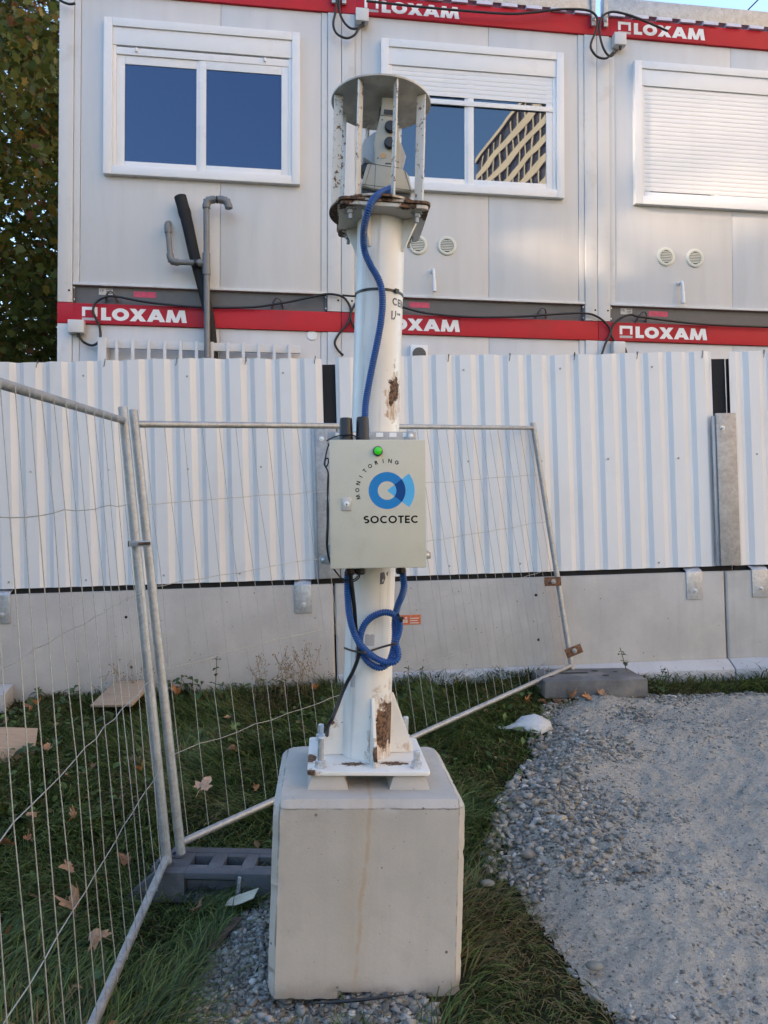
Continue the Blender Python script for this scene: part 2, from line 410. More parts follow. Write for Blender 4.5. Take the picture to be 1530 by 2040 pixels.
def gravel_z(x, y):
    d = edge_dist(x, y, GP)
    heap = .05 * np.exp(-((x - .72) ** 2 / .05 + (y - 3.7) ** 2 / .35))
    return ground(x, y) + .008 + np.maximum(-.001, sstep(0, .25, d) * (.040 + .085 * (vnoise(x * 1.9, y * 2.4, 11) - .45) + .036 * (vnoise(x * 6, y * 6, 12) - .5)
           + .022 * (vnoise(x * 19, y * 19, 13) - .5)) + .013 * (vnoise(x * 45, y * 45, 14) - .5) + .007 * (vnoise(x * 90, y * 90, 16) - .5) + heap)
xs = np.arange(.3, 6.4, .0125); ys = np.arange(1.5, 6.0, .0125)
X, Y = np.meshgrid(xs, ys); ins = inside(X + .05 * (vnoise(X * 9, Y * 9, 5) - .5), Y + .05 * (vnoise(X * 9, Y * 9, 6) - .5), GP)
Z = gravel_z(X, Y); idx = np.arange(X.size).reshape(X.shape)
keep = ins[:-1, :-1] & ins[1:, 1:] & ins[1:, :-1] & ins[:-1, 1:]
F = np.stack([idx[:-1, :-1], idx[:-1, 1:], idx[1:, 1:], idx[1:, :-1]], -1)[keep]
used = np.unique(F); rm = np.zeros(X.size, int); rm[used] = np.arange(len(used))
m, nt, p = newmat('gravel_fines'); v = objvec(nt)
f1 = noise(nt, v, 1.6, 6, .6); f2 = noise(nt, v, 70, 4, .7); f3 = noise(nt, v, 260, 3, .7)
f1 = math_n(nt, 'MULTIPLY_ADD', noise(nt, v, 5.5, 6, .65), .6, math_n(nt, 'MULTIPLY_ADD', f1, .6, -.1))
o = mixc(nt, ramp(nt, f1, .42, .62), (.31, .275, .225), (.46, .41, .335))
o = mixc(nt, .55, o, mixc(nt, ramp(nt, f2, .35, .7), (.18, .165, .14), (.52, .475, .40)))
o = mixc(nt, .35, o, mixc(nt, ramp(nt, f3, .3, .7), (.18, .175, .16), (.66, .63, .57)))
nt.links.new(o, p.inputs['Base Color']); p.inputs['Roughness'].default_value = .95; p.inputs['Specular IOR Level'].default_value = .2
bump(nt, p, math_n(nt, 'MULTIPLY_ADD', noise(nt, v, 26, 5, .7), 1.6, math_n(nt, 'ADD', f2, f3)), .75, .010)
gp = np_obj('gravel_path', np.stack([X.ravel(), Y.ravel(), Z.ravel()], -1)[used], rm[F], m, smooth=True); tag(gp, kind='structure')
xs = np.arange(-.75, .35, .022); ys = np.arange(1.5, 3.1, .022); X, Y = np.meshgrid(xs, ys)
ins = inside(X + .06 * (vnoise(X * 9, Y * 9, 5) - .5), Y + .06 * (vnoise(X * 9, Y * 9, 6) - .5), SP)
def small_z(x, y): return ground(x, y) + .006 + .012 * vnoise(x * 14, y * 14, 15) + .006 * (vnoise(x * 60, y * 60, 14) - .5)
Z = small_z(X, Y); idx = np.arange(X.size).reshape(X.shape)
keep = ins[:-1, :-1] & ins[1:, 1:] & ins[1:, :-1] & ins[:-1, 1:]
F = np.stack([idx[:-1, :-1], idx[:-1, 1:], idx[1:, 1:], idx[1:, :-1]], -1)[keep]; used = np.unique(F); rm = np.zeros(X.size, int); rm[used] = np.arange(len(used))
gp = np_obj('gravel_bed_ground', np.stack([X.ravel(), Y.ravel(), Z.ravel()], -1)[used], rm[F], m, smooth=True); tag(gp, kind='structure')

# loose stones: angular chips, each with its own shape, size and shade
CUBE = np.array([(x, y, z) for x in (-1, 1) for y in (-1, 1) for z in (-1, 1)], float)
CF = np.array([(0, 1, 3), (0, 3, 2), (4, 6, 7), (4, 7, 5), (0, 4, 5), (0, 5, 1), (2, 3, 7), (2, 7, 6), (0, 2, 6), (0, 6, 4), (1, 5, 7), (1, 7, 3)])
def rotmats(n):
    q = rng.normal(size=(n, 4)); q /= np.linalg.norm(q, axis=1)[:, None]; w_, x, y, z = q.T
    return np.stack([1 - 2 * (y * y + z * z), 2 * (x * y - z * w_), 2 * (x * z + y * w_), 2 * (x * y + z * w_), 1 - 2 * (x * x + z * z), 2 * (y * z - x * w_),
                     2 * (x * z - y * w_), 2 * (y * z + x * w_), 1 - 2 * (x * x + y * y)], -1).reshape(n, 3, 3)
def stones(name, x, y, z, r, tint=0):
    n = len(x)
    V = CUBE[None] * rng.uniform(.28, 1.0, (n, 1, 3)) + rng.uniform(-.42, .42, (n, 8, 3))
    V = np.einsum('nij,nkj->nki', rotmats(n), V); V[:, :, 2] *= .7
    V = V * (r[:, None, None] * .62) + np.stack([x, y, z], -1)[:, None]
    b = rng.uniform(0, 1, n)[:, None]; hue = rng.uniform(-1, 1, n)[:, None]
    c = (.13 + .24 * b ** 1.2) * (np.array([1.05, 1.0, .90]) + hue * np.array([.06, .0, -.07]))
    c = np.where(rng.uniform(size=(n, 1)) < .03, np.array([[.55, .52, .48]]) * rng.uniform(.7, 1.05, (n, 1)), c)
    F = (np.arange(n)[:, None, None] * 8 + CF[None]).reshape(-1, 3)
    return np_obj(name, V.reshape(-1, 3), F, stone_m, np.repeat(c, 8, 0))
stone_m = attr_mat('stone_chip', .85, .25, bmp=.25)
def scatter(n, poly, box, power=0, dmin=0):
    x = rng.uniform(box[0], box[1], n); y = rng.uniform(box[2], box[3], n); k = inside(x, y, poly); x, y = x[k], y[k]
    return x, y, edge_dist(x, y, poly)
GE = [(a + (.07 * math.sin(9.1 * b) - .05) * (a < 2.5 and b > 2.9), b) for a, b in GP]
x, y, d = scatter(135000, GE, (.3, 5.2, 1.7, 6.0))
coarse = np.exp(-((x - .78) ** 2 / .16 + (y - 3.75) ** 2 / .5)) + .55 * np.exp(-(d / .10) ** 2) * (y > 2.9) + .30 * np.exp(-(d / .06) ** 2) + .32 * sstep(.5, .72, vnoise(x * 1.1, y * 1.1, 21)) + .25 * (vnoise(x * 3, y * 3, 22) > .6)
k = rng.uniform(size=len(x)) < np.clip(.34 + coarse, 0, 1) * np.clip(1.25 - .1 * y, .3, 1)
x, y, d, coarse = x[k], y[k], d[k], np.clip(coarse[k], 0, 1.2)
r = rng.uniform(.0035, .008, len(x)) + np.clip(coarse, 0, 1.2) * rng.uniform(.0, 1, len(x)) ** 2.6 * .026
big = rng.uniform(size=len(x)) < .012; r[big] *= 2.0
o = stones('gravel', x, y, gravel_z(x, y) + r * np.where(coarse > .45, .25, -.05), r); tag(o, 'blue grey crushed gravel heaped along the edge of the grass', 'gravel', kind='stuff')
x, y, d = scatter(9000, SP, (-.8, .4, 1.6, 3.1))
r = rng.uniform(.006, .013, len(x)) + rng.uniform(0, 1, len(x)) ** 3 * .016
o = stones('gravel', x, y, small_z(x, y) + r * .25, r); tag(o, 'loose grey gravel around the foot of the concrete block', 'gravel', kind='stuff')

# ================================================================== SITE CABINS
white_panel = mat('cabin_white', (.60, .60, .605), .42, var=.03, scale=1.5, dirt=(.42, .40, .37), dirt_amt=.13, dscale=1.6, bmp=.03, bscale=3, sx=5, sy=5, sz=.6)
white_post = mat('post_white', (.63, .63, .63), .38, var=.03, scale=2, dirt=(.35, .32, .27), dirt_amt=.3, dscale=4)
pvc = mat('white_pvc', (.78, .785, .80), .3, var=.02, scale=3, dirt=(.5, .47, .42), dirt_amt=.15)
red = mat('red_paint', (.53, .016, .030), .45, var=.06, scale=2, dirt=(.34, .03, .04), dirt_amt=.35, spec=.25)
red2 = mat('red_sticker', (.44, .010, .026), .42, var=.05, scale=2, spec=.25)
letter_white = mat('letter_white', (.80, .80, .80), .45, var=.03, scale=5)
letter_grey = mat('letter_grey', (.45, .42, .43), .45, var=.03)
rail_grey = mat('rail_grey', (.105, .105, .108), .5, var=.12, scale=3, dirt=(.18, .17, .16), dirt_amt=.5)
dark = mat('dark_void', (.012, .012, .013), .8, var=.1)
black_plastic = mat('black_plastic', (.014, .014, .015), .42, var=.2, scale=20)
cable_m = mat('cable_black', (.012, .012, .014), .45, var=.2, scale=30)
grey_pvc = mat('grey_pvc', (.155, .165, .175), .35, var=.1, scale=8, dirt=(.3, .3, .3), dirt_amt=.3, dscale=12)
pink = mat('pink_label', (.62, .06, .13), .5, var=.15, scale=30)
paper = mat('paper_label', (.55, .54, .52), .5, var=.12, scale=60)
def glass_mat(base, ior):  # blue of the reflected sky is put into base colour and specular tint
    m, nt, p = newmat('window_glass'); v = objvec(nt)
    p.inputs['Base Color'].default_value = (*base, 1); p.inputs['Roughness'].default_value = .015
    p.inputs['IOR'].default_value = ior; p.inputs['Specular Tint'].default_value = (.72, .88, 1, 1)
    d = ramp(nt, noise(nt, v, 34, 8, .8), .60, .78)
    z = nt.nodes.new('ShaderNodeSeparateXYZ'); nt.links.new(v, z.inputs[0])
    nt.links.new(math_n(nt, 'MULTIPLY_ADD', d, .18, .012), p.inputs['Roughness'])
    nt.links.new(mixc(nt, math_n(nt, 'MULTIPLY', d, .4), base, (.10, .15, .24)), p.inputs['Base Color'])
    bump(nt, p, noise(nt, v, 2.2, 1, .4), .045, .02)
    return m
glass_sky_blue = glass_mat((.006, .030, .13), 1.75); glass_dark = glass_mat((.004, .010, .035), 2.25)
O0 = Vector((0, 6.75, 0)); U = Vector((math.cos(CABA), math.sin(CABA), 0)); CN = Vector((math.sin(CABA), -math.cos(CABA), 0))
def cabpt(px, py, out=.0):
    d = Vector(ray(px, py)); c = Vector(CAM); t = (O0 + CN * out - c).dot(CN) / d.dot(CN); return c + d * t
CW, CH = 2.4, 2.875
def logo(rail, z0, x0=.0):
    """red sticker with the mark and the word, on a roof rail; z0 = rail bottom"""
    s = MB().box(x0 + .13, x0 + 1.09, -.0085, -.006, z0 + .004, z0 + .171).build('sticker', red2, rail, 0)
    P = lambda x, z, l: (x, -.0092 - l, z)
    mb = MB(); lettering(mb, 'LOXAM', x0 + .362, z0 + .032, .108, .29, .03, P, 1.32)
    flat_build(mb, 'lettering', letter_white, rail, Vector((0, -1, 0)))
    mb = MB()
    a, b, c, d = x0 + .205, x0 + .332, z0 + .062, z0 + .143
    for q in (rect(a, b, d - .026, d), rect(a, a + .026, c, d - .026), rect(b - .024, b, c, d - .026)): mb.add([P(u_, v_, 0) for u_, v_ in q], [(0, 1, 2, 3)])
    flat_build(mb, 'emblem', letter_white, rail, Vector((0, -1, 0)))
    mb = MB(); mb.add([P(u_, v_, 0) for u_, v_ in rect(a, b, z0 + .028, z0 + .05)], [(0, 1, 2, 3)])
    flat_build(mb, 'emblem_bar', letter_grey, rail, Vector((0, -1, 0)))
SLAT = None
def window(cab, x0, z0, W=1.68, H=1.36, drop=0.0):
    global SLAT
    glass = glass_dark if drop else glass_sky_blue
    T = .072; zb = H - .227
    mb = MB()
    for q in ((0, T, 0, H), (W - T, W, 0, H), (T, W - T, 0, T), (T, W - T, H - T, H)):
        mb.box(x0 + q[0], x0 + q[1], -.036, .02, z0 + q[2], z0 + q[3])
    fr = mb.build('window', pvc, cab, 30, .004)
    MB().box(x0 + T, x0 + W - T, -.022, .015, z0 + zb, z0 + H - T).build('shutter_box', pvc, fr, 30, .004)
    for a in (T, W - T - .03): MB().box(x0 + a, x0 + a + .03, -.014, .015, z0 + T, z0 + zb).build('guide', pvc, fr, 30, .002)
    for (a, b, yy) in ((.102, .845, .002), (.80, W - .102, -.006)):
        m_ = MB(); t = .068 if a < .5 else .062; top = zb - .012
        m_.box(x0 + a, x0 + a + t, yy, .016, z0 + T, z0 + top); m_.box(x0 + b - t, x0 + b, yy, .016, z0 + T, z0 + top)
        m_.box(x0 + a + t, x0 + b - t, yy, .016, z0 + T, z0 + T + .062); m_.box(x0 + a + t, x0 + b - t, yy, .016, z0 + zb - (.15 if drop == 0 else .06), z0 + top)
        m_.build('sash', pvc, fr, 30, .003)
        MB().box(x0 + a + t, x0 + b - t, yy + .008, .0165, z0 + T + .062, z0 + zb - (.15 if drop == 0 else .06)).build('pane', glass, fr, 0)
    if drop == 0:
        MB().box(x0 + .102, x0 + W - .102, -.012, .001, z0 + zb - .075, z0 + zb - .012).build('head_bar', pvc, fr, 30, .003)
        for a in (.27, 1.37): MB().lathe([(.011, 0), (.011, .03), (.006, .036)], 10, Matrix.Translation((x0 + a, -.02, z0 + zb - .05))).build('shutter_stop', pvc, fr)
        return fr
    if SLAT is None:
        pr = [(-.0062, .0005), (-.0080, .008), (-.0084, .020), (-.0078, .033), (-.0062, .0402), (.0, .0395), (.0, .001)]
        SLAT = MB().prism(pr, 0, W - .204, 'x').mesh('slat', 40); SLAT.materials.append(pvc)
    zt = zb; zlo = z0 + T + .002 + (1 - drop) * (zb - T)
    z = z0 + zb - .042
    MB().box(x0 + .102, x0 + W - .102, -.016, .0, zlo, zlo + .045).build('shutter_bottom_bar', pvc, fr, 30, .003)
    while z > zlo + .044:
        s = bpy.data.objects.new('slat', SLAT); col.objects.link(s); s.parent = fr; s.location = (x0 + .102, 0, z); s.scale = ((W - .204) / 1.476, 1, 1); z -= .0415
    return fr
def vent(cab, x, z):
    MX = Matrix.Translation((x, .018, z)) @ Matrix.Rotation(R(90), 4, 'X')
    v_ = MB().lathe([(.088, 0), (.088, .010), (.078, .016), (.062, .016), (.058, .004)], 32, MX, True).build('vent', vent_m, cab)
    MB().lathe([(.058, .0045), (.058, .0055)], 28, MX).build('vent_hole', dark, v_)
    for i in range(7):
        zz = -.045 + i * .015; hw = math.sqrt(max(.057 ** 2 - zz ** 2, 1e-4))
        MB().box(x - hw, x + hw, .018 - .014, .018 - .006, z + zz - .0042, z + zz + .0042).build('louvre', vent_m, v_, 0)
vent_m = mat('vent_cream', (.66, .66, .58), .45, var=.04)
def overflow(cab, x, z, L):
    mb = MB(); mb.tube(spline([(x, .02, z), (x, -.03, z + .004), (x, -.048, z - .02), (x + .004, -.05, z - L * .5)], 6), .014, 10)
    mb.tube([(x + .004, -.05, z - L * .45), (x + .008, -.05, z - L)], .017, 10); mb.build('overflow_pipe', pvc, cab)
def cabin(u0, z0, label, logo_on=True, upper=True):
    global CW
    CW = 2.422 if u0 < -2 else 2.399
    M = Matrix.Translation(O0 + U * u0 + Vector((0, 0, z0))) @ Matrix.Rotation(CABA, 4, 'Z')
    t = thing('site_cabin', label, 'cabin', M, 'stacked white site cabins')
    MB().box(.02, CW - .02, .07, 6.0, .02, CH - .03).build('shell', white_panel, t, 0)
    for a in (0, CW - .12): 
        p_ = MB().box(a, a + .12, 0, .14, .0, CH - .176).build('corner_post', white_post, t, 30, .006)
        for zz in ((.07,) if upper else ()): MB().lathe([(.009, 0), (.009, .003)], 12, Matrix.Translation((a + .06 + (.035 if a == 0 else .035), .0005, zz + .03)) @ Matrix.Rotation(R(90), 4, 'X')).build('bolt_hole', dark, p_)
    rail = MB().box(0, CW, -.006, .16, CH - .175, CH).build('roof_rail', red, t, 30, .004)
    if logo_on: logo(rail, CH - .175)
    b = MB().box(.121, CW - .121, .045, .07, .006, .152).build('floor_rail', rail_grey, t, 0)
    for a in (.128, CW - .140):
        MB().box(a, a + .012, .02, .045, .01, .15).build('end_plate', rail_grey, b, 0)
        for zz in (.03, .13): MB().lathe([(.008, 0), (.006, .006)], 8, Matrix.Translation((a + .006, .02, zz)) @ Matrix.Rotation(R(90), 4, 'X')).build('bolt', galv('bolt_zinc', (.6, .62, .65), .3), b)
    MB().box(.121, CW - .121, .004, .07, .154, .178).build('sill_strip', white_post, t, 30, .003)
    for a, c in ((.123, .176), (CW - .176, CW - .123)): MB().box(a, c, .012, .07, .18, CH - .177).build('trim_strip', white_post, t, 30, .002)
    for a, c in ((.179, 1.358), (1.361, CW - .179)): MB().box(a, c, .018, .068, .18, CH - .177).build('wall_panel', white_panel, t, 30, .0025)
    return t
US = (-2.81, -.388 + .004, 2.015 + .004, 2.015 + 2.407)
ZU, ZL = 3.372, .49
up = [cabin(US[0], ZU, 'upper white cabin with open shutter and blue window, leftmost on the top row'),
      cabin(US[1], ZU, 'upper white cabin whose shutter is half down over a window reflecting a tower'),
      cabin(US[2], ZU, 'upper white cabin whose roller shutter is fully closed, at the right edge')]
lo = [cabin(US[0], ZL, 'lower white cabin with a barred window, beside the tree, half hidden by the hoarding', upper=False),
      cabin(US[1], ZL, 'lower white cabin with a small square fan, behind the white pole and hoarding', upper=False),
      cabin(US[2], ZL, 'lower white cabin with a junction box, behind the right end of the hoarding', upper=False)]
far = [cabin(US[3], ZU, 'upper cabin beyond the right edge of the picture'), cabin(US[3], ZL, 'lower cabin beyond the right edge of the picture')]
window(up[0], .375, 4.482 - ZU)
window(up[1], .352, 4.497 - ZU, 1.715, drop=.31)
window(up[2], .356, 4.484 - ZU, 1.70, drop=1.0)
window(far[0], .356, 4.484 - ZU, 1.70, drop=1.0)
vent(up[1], .312 - US[1], 4.01 - ZU); vent(up[1], .581 - US[1], 4.015 - ZU)
vent(up[2], 2.70 - US[2], 4.01 - ZU); vent(up[2], 2.993 - US[2], 4.01 - ZU)
overflow(up[1], .445 - US[1], 3.77 - ZU, .2); overflow(up[2], 2.83 - US[2], 3.755 - ZU, .2)
def jbox(cab, x, z, w_=.115, h=.115):
    j = MB().box(x, x + w_, -.075, -.006, z, z + h).build('junction_box', white_post, cab, 30, .006)
    MB().lathe([(.014, 0), (.014, .02), (.01, .03)], 10, Matrix.Translation((x + w_ * .6, -.04, z)) @ Matrix.Rotation(R(180), 4, 'X')).build('cable_gland', black_plastic, j)
jbox(lo[0], .105, 3.095 - ZL, .13, .11); jbox(up[1], -.262 - US[1], 5.972 - ZU); jbox(up[2], 2.162 - US[2], 5.955 - ZU)
jbox(lo[2], 2.135 - US[2], 3.05 - ZL, .115, .12); jbox(up[0], .11, 6.125 - ZU, .12, .10)
for cab, x in ((up[0], .33), (up[1], .33), (up[2], .24)):
    b = [c for c in cab.children if c.name.startswith('floor_rail')][0]
    lb = MB().box(x, x + .115, .043, .0449, .085, .14).build('rating_label', paper, b, 0)
    mb = MB(); P = lambda x_, z_, l: (x_, .0424 - l, z_)
    xx = lettering(mb, 'CE', x + .008, .112, .02, .2, .12, P)
    for i in range(3): mb.add([P(*q, .0) for q in rect(x + .06, x + .108, .128 - i * .016, .134 - i * .016)], [(0, 1, 2, 3)])
    flat_build(mb, 'lettering', mat('ink_dark', (.06, .06, .06), .6), lb, Vector((0, -1, 0)))
    a = .62 if cab is not up[2] else .52
    MB().box(a, a + .19, .043, .0449, .075, .125).build('pink_label', pink, b, 0)
    for a in (.44, 1.86):
        pts = [(a - .05, .04, .02), (a - .03, -.01, .075), (a, -.03, .095), (a + .03, -.01, .075), (a + .05, .04, .02)]
        MB().tube(spline(pts, 5), .008, 8).build('cable_hook', rail_grey, b)
# security grille of the lower left window, round cap, square fan
gr = MB().box(.36, 2.06, -.10, -.065, 2.475, 2.545).build('security_grille', white_post, lo[0], 30, .003)
for i in range(12): MB().box(.50 + i * .132, .528 + i * .132, -.115, -.101, 1.2, 2.55).build('bar', white_post, gr, 30, .002)
MB().box(.36, .43, -.115, .018, 1.2, 2.56).build('side_plate', white_post, gr, 30, .002)
MB().lathe([(.045, 0), (.045, .006), (.04, .009)], 28, Matrix.Translation((2.165, .018, 2.665)) @ Matrix.Rotation(R(90), 4, 'X')).build('round_cap', pvc, lo[0])
fn = MB().box(.62, .78, -.03, .02, 2.43, 2.60).build('fan_cover', pvc, lo[1], 30, .006)
MB().lathe([(.062, 0), (.06, .006)], 28, Matrix.Translation((.70, -.0305, 2.515)) @ Matrix.Rotation(R(90), 4, 'X')).build('fan_grille', mat('fan_grey', (.16, .16, .16), .6), fn)
for i in range(8):
    zz = -.05 + i * .0143; hw = math.sqrt(.06 ** 2 - zz ** 2); MB().box(.70 - hw, .70 + hw, -.041, -.0368, 2.515 + zz - .003, 2.515 + zz + .003).build('louvre', rail_grey, fn, 0)
# cables between the cabins
def cable(pts, out, r, label, n=7, extra=None):
    mb = MB(); mb.tube(spline([cabpt(*p, out) for p in pts], n), r, 8)
    for e in extra or (): mb.tube(spline([cabpt(*p, out) for p in e], n), r, 8)
    return solo('power_cable', mb, cable_m, label, 'cable', 'power cables looped along the cabins', smooth=60)
cable([(157, 667), (166, 681), (185, 688), (199, 676), (198, 650), (186, 622), (191, 603), (210, 592), (232, 591), (300, 603), (400, 612), (500, 612), (560, 604), (578, 601), (620, 592), (652, 586),
       (680, 590), (694, 604), (699, 622), (692, 645), (676, 664), (667, 682), (673, 697), (684, 708)], .04, .0105, 'black cable snaking over the red band of the cabin beside the tree')
cable([(730, 690), (700, 640), (704, 612), (720, 600), (780, 606), (850, 624), (950, 632), (1050, 630), (1090, 627), (1160, 624), (1190, 631), (1212, 650), (1216, 664), (1206, 685), (1199, 706)], .04, .0105,
      'black cable sagging across the grey rail right of the white pole')
cable([(1228, 684), (1218, 668), (1222, 648), (1238, 633), (1258, 627), (1280, 632), (1400, 646), (1540, 652)], .04, .0105, 'black cable curving up beside the rightmost lower junction box',
      extra=[[(1238, 688), (1245, 694), (1249, 708)]])
cable([(674, -20), (669, 20), (664, 48), (671, 67), (690, 76), (706, 70), (714, 58), (719, 50)], .07, .0105, 'black cable looping into the junction box above the left of the two shuttered windows', extra=[[(676, -20), (676, 20), (684, 42), (698, 56), (714, 57)]])
cable([(730, 2), (850, 15), (1000, 27), (1060, 25), (1110, 19), (1160, 19), (1182, 26), (1191, 42), (1186, 65), (1178, 84), (1178, 98), (1190, 113), (1208, 116), (1222, 104)], .09, .0105,
      'black cable hanging below the gap between the two roof beams', extra=[[(1330, 62), (1270, 36), (1228, 24), (1206, 28), (1195, 45), (1196, 75), (1204, 100), (1216, 112), (1230, 100)]])
cable([(112, -6), (124, 3), (138, 8), (150, 7)], .07, .0105, 'short black cable at the top of the corner post beside the tree')
# galvanised beams on the cabin roofs
gal = galv('galvanised', (.46, .47, .48), .45, 22)
lilac = mat('skylit_lilac', (.62, .62, .74), .4, var=.06)  # lilac of skylight at the roof gap put into the colour
def roof_beam(xa, xb, label):
    M = Matrix.Translation(O0 + Vector((0, 0, ZU + CH))) @ Matrix.Rotation(CABA, 4, 'Z')
    t = thing('roof_beam', label, 'steel beam', M, 'galvanised beams along the cabin roofs')
    MB().box(xa, xb, -.02, .05, .035, .185).add([(0, 0, 0)] * 0, []).build('beam', gal, t, 30, .004)
    a = xa + .06; i = 0
    while a < xb - .1:
        MB().box(a, a + (.15 if i % 2 == 0 else .15), -.03, .06, .003, .033).build('pale_plate', lilac, t, 0); a += .235; i += 1
    for a, s in ((xa, 1), (xb, -1)):
        u = MB().box(a - .005, a + .035 * s + (0 if s > 0 else .0), -.045, -.021, -.115, .30) if s > 0 else MB().box(a - .035, a + .005, -.045, -.021, -.115, .30)
        u = u.build('upright', gal, t, 30, .003)
        MB().lathe([(.016, 0), (.016, .012), (.009, .014), (.009, .026)], 6, Matrix.Translation((a + .015 * s, -.045, -.06)) @ Matrix.Rotation(R(90), 4, 'X')).build('bolt', galv('bolt_zinc'), u)
roof_beam(-.38, 1.985, 'galvanised steel beam on the roof above the half shuttered window')
roof_beam(2.075, 4.45, 'galvanised steel beam on the roof above the fully shuttered window')
roof_beam(-2.80, -.44, 'galvanised steel beam on the roof above the cabin beside the tree')
mb = MB(); mb.tube([cabpt(1468, 42, -.4), cabpt(1550, -40, -.4)], .008, 6); solo('guy_wire', mb, cable_m, 'thin dark wire slanting up against the blue sky at the top right', 'wire')
# waste pipe and foam tube standing in front of the left cabin
def pipe_run(mb, pts, r, sl=1.28):
    for a, b in zip(pts, pts[1:]): mb.tube([a, b], r, 14)
    for i in range(1, len(pts) - 1):
        a, b, c = pts[i - 1], pts[i], pts[i + 1]; d1 = (a - b).normalized(); d2 = (c - b).normalized(); e = r * 1.9
        mb.tube(spline([b + d1 * e * 1.5, b + d1 * e, b + (d1 + d2) * e * .28, b + d2 * e, b + d2 * e * 1.5], 5), r * sl, 14)
t = thing('waste_pipe', 'grey plastic waste pipe with elbows standing below the left window', 'pipe', Matrix.Translation((0, 0, 0)))
o_ = .15; mb = MB(); pr = .026
pipe_run(mb, [cabpt(413, 760, o_), cabpt(411, 398, o_), cabpt(453, 398, o_), cabpt(456, 416, o_)], pr); mb.build('main_pipe', grey_pvc, t, 40)
mb = MB(); pipe_run(mb, [cabpt(411, 524, o_), cabpt(340, 522, o_), cabpt(334, 448, o_), cabpt(337, 445, .0)], pr * .92); mb.build('branch_pipe', grey_pvc, t, 40)
mb = MB(); mb.tube([cabpt(411, 505, o_), cabpt(411.5, 548, o_)], pr * 1.3, 14); mb.tube([cabpt(395, 524, o_), cabpt(402, 524, o_)], pr * 1.3, 14); mb.build('tee_joint', grey_pvc, t, 40)
mb = MB(); mb.tube([cabpt(387, 524, o_), cabpt(392, 524, o_)], pr * 1.28, 14); mb.tube([cabpt(431, 398, o_), cabpt(434, 398, o_)], pr * 1.25, 14); mb.build('clamp', black_plastic, t, 40)
foam = mat('foam_black', (.013, .0135, .016), .8, var=.25, scale=12, bmp=.2, bscale=40)
mb = MB(); q = spline([cabpt(359, 392, .07), cabpt(372, 440, .075), cabpt(388, 512, .075), cabpt(404, 575, .07), cabpt(418, 640, .06), cabpt(428, 740, .06)], 8)
mb.tube(q, .04, 16, True, [.053 - .013 * i / len(q) + (.004 if i in (5, 6) else 0) for i in range(len(q))])
solo('foam_tube', mb, foam, 'black foam insulated tube leaning behind the grey waste pipe', 'tube', smooth=60)

# ================================================================== HOARDING
FM = Matrix.Translation((0, 5.87, 1.062)) @ Matrix.Rotation(FENA, 4, 'Z') @ Matrix.Rotation(-FENT, 4, 'Y')
sheet_m = mat('sheet_white', (.70, .71, .72), .34, var=.02, scale=1.2, dirt=(.48, .46, .43), dirt_amt=.18, dscale=2.2, sz=.5)
conc_wall = concrete('concrete_wall', (.46, .44, .415), stain=.35)
conc_foot = concrete('concrete_footing', (.42, .43, .45), stain=.2)
SHT = 1.722
def sheet_profile(xa, xb, ph, pitch, off=0):
    pts = []; k = math.floor((xa - ph) / pitch) - 1; fl, sl, va = .086, .043, .028; D = .022
    while True:
        b = ph + k * pitch
        for q in ((b, 0), (b + fl, 0), (b + fl + sl, D), (b + fl + sl + va, D)): pts.append(q)
        k += 1
        if b > xb: break
    out = []
    for (a, b) in zip(pts, pts[1:]):
        if b[0] <= xa or a[0] >= xb: continue
        f = lambda x: a[1] + (b[1] - a[1]) * (x - a[0]) / (b[0] - a[0])
        if not out: out.append((max(a[0], xa), f(max(a[0], xa)) + off))
        out.append((min(b[0], xb), f(min(b[0], xb)) + off))
    return out
def metal_sheet(parent, xa, xb, ph, pitch, off=0):
    pr = sheet_profile(xa, xb, ph, pitch, off); n = len(pr)
    poly = pr + [(x, y + .0018) for x, y in pr[::-1]]
    mb = MB(); top = lambda x: SHT + .006 * math.sin(x * 3.1) + .003 * math.sin(x * 17)
    vs = [(x, y, 0) for x, y in poly] + [(x, y, top(x)) for x, y in poly]; m_ = len(poly)
    fs = [(i, i + 1, m_ + i + 1, m_ + i) for i in range(m_ - 1)] + [(m_ - 1, 0, m_, 2 * m_ - 1)]
    fs += [(i, m_ - 1 - i, m_ - 2 - i, i + 1) for i in range(n - 1)] + [(m_ + i, m_ + i + 1, 2 * m_ - 2 - i, 2 * m_ - 1 - i) for i in range(n - 1)]
    mb.add(vs, fs); return mb.build('metal_sheet', sheet_m, parent, 15)
zinc = galv('zinc_plate', (.50, .52, .55), .38, 14)
zinc_grey = galv('zinc_grey', (.38, .38, .385), .5, 10)
bolt_m = galv('bolt_zinc')
def hexbolt(parent, x, y, z, r=.014, M=None):
    MX = Matrix.Translation((x, y, z)) @ Matrix.Rotation(R(90), 4, 'X')
    return MB().lathe([(r * 1.5, 0), (r * 1.5, .003), (r, .0031), (r, .012), (r * .55, .0125), (r * .55, .024)], 6, MX).build('bolt', bolt_m, parent, 20)
def bracket(parent, x, w_=.13, h=.235):
    mb = MB(); ys = -.022
    poly = [(ys, -.02 - h), (ys, -.042), (ys + .012, -.030), (.03, -.012), (.03, -.005), (ys + .008, -.024), (ys - .008, -.040), (ys - .008, -.02 - h)]
    mb.prism(poly, x, x + w_, 'x'); b = mb.build('bracket', zinc, parent, 30, .0015)
    hexbolt(b, x + w_ * .53, ys - .008, -.02 - h * .72); return b
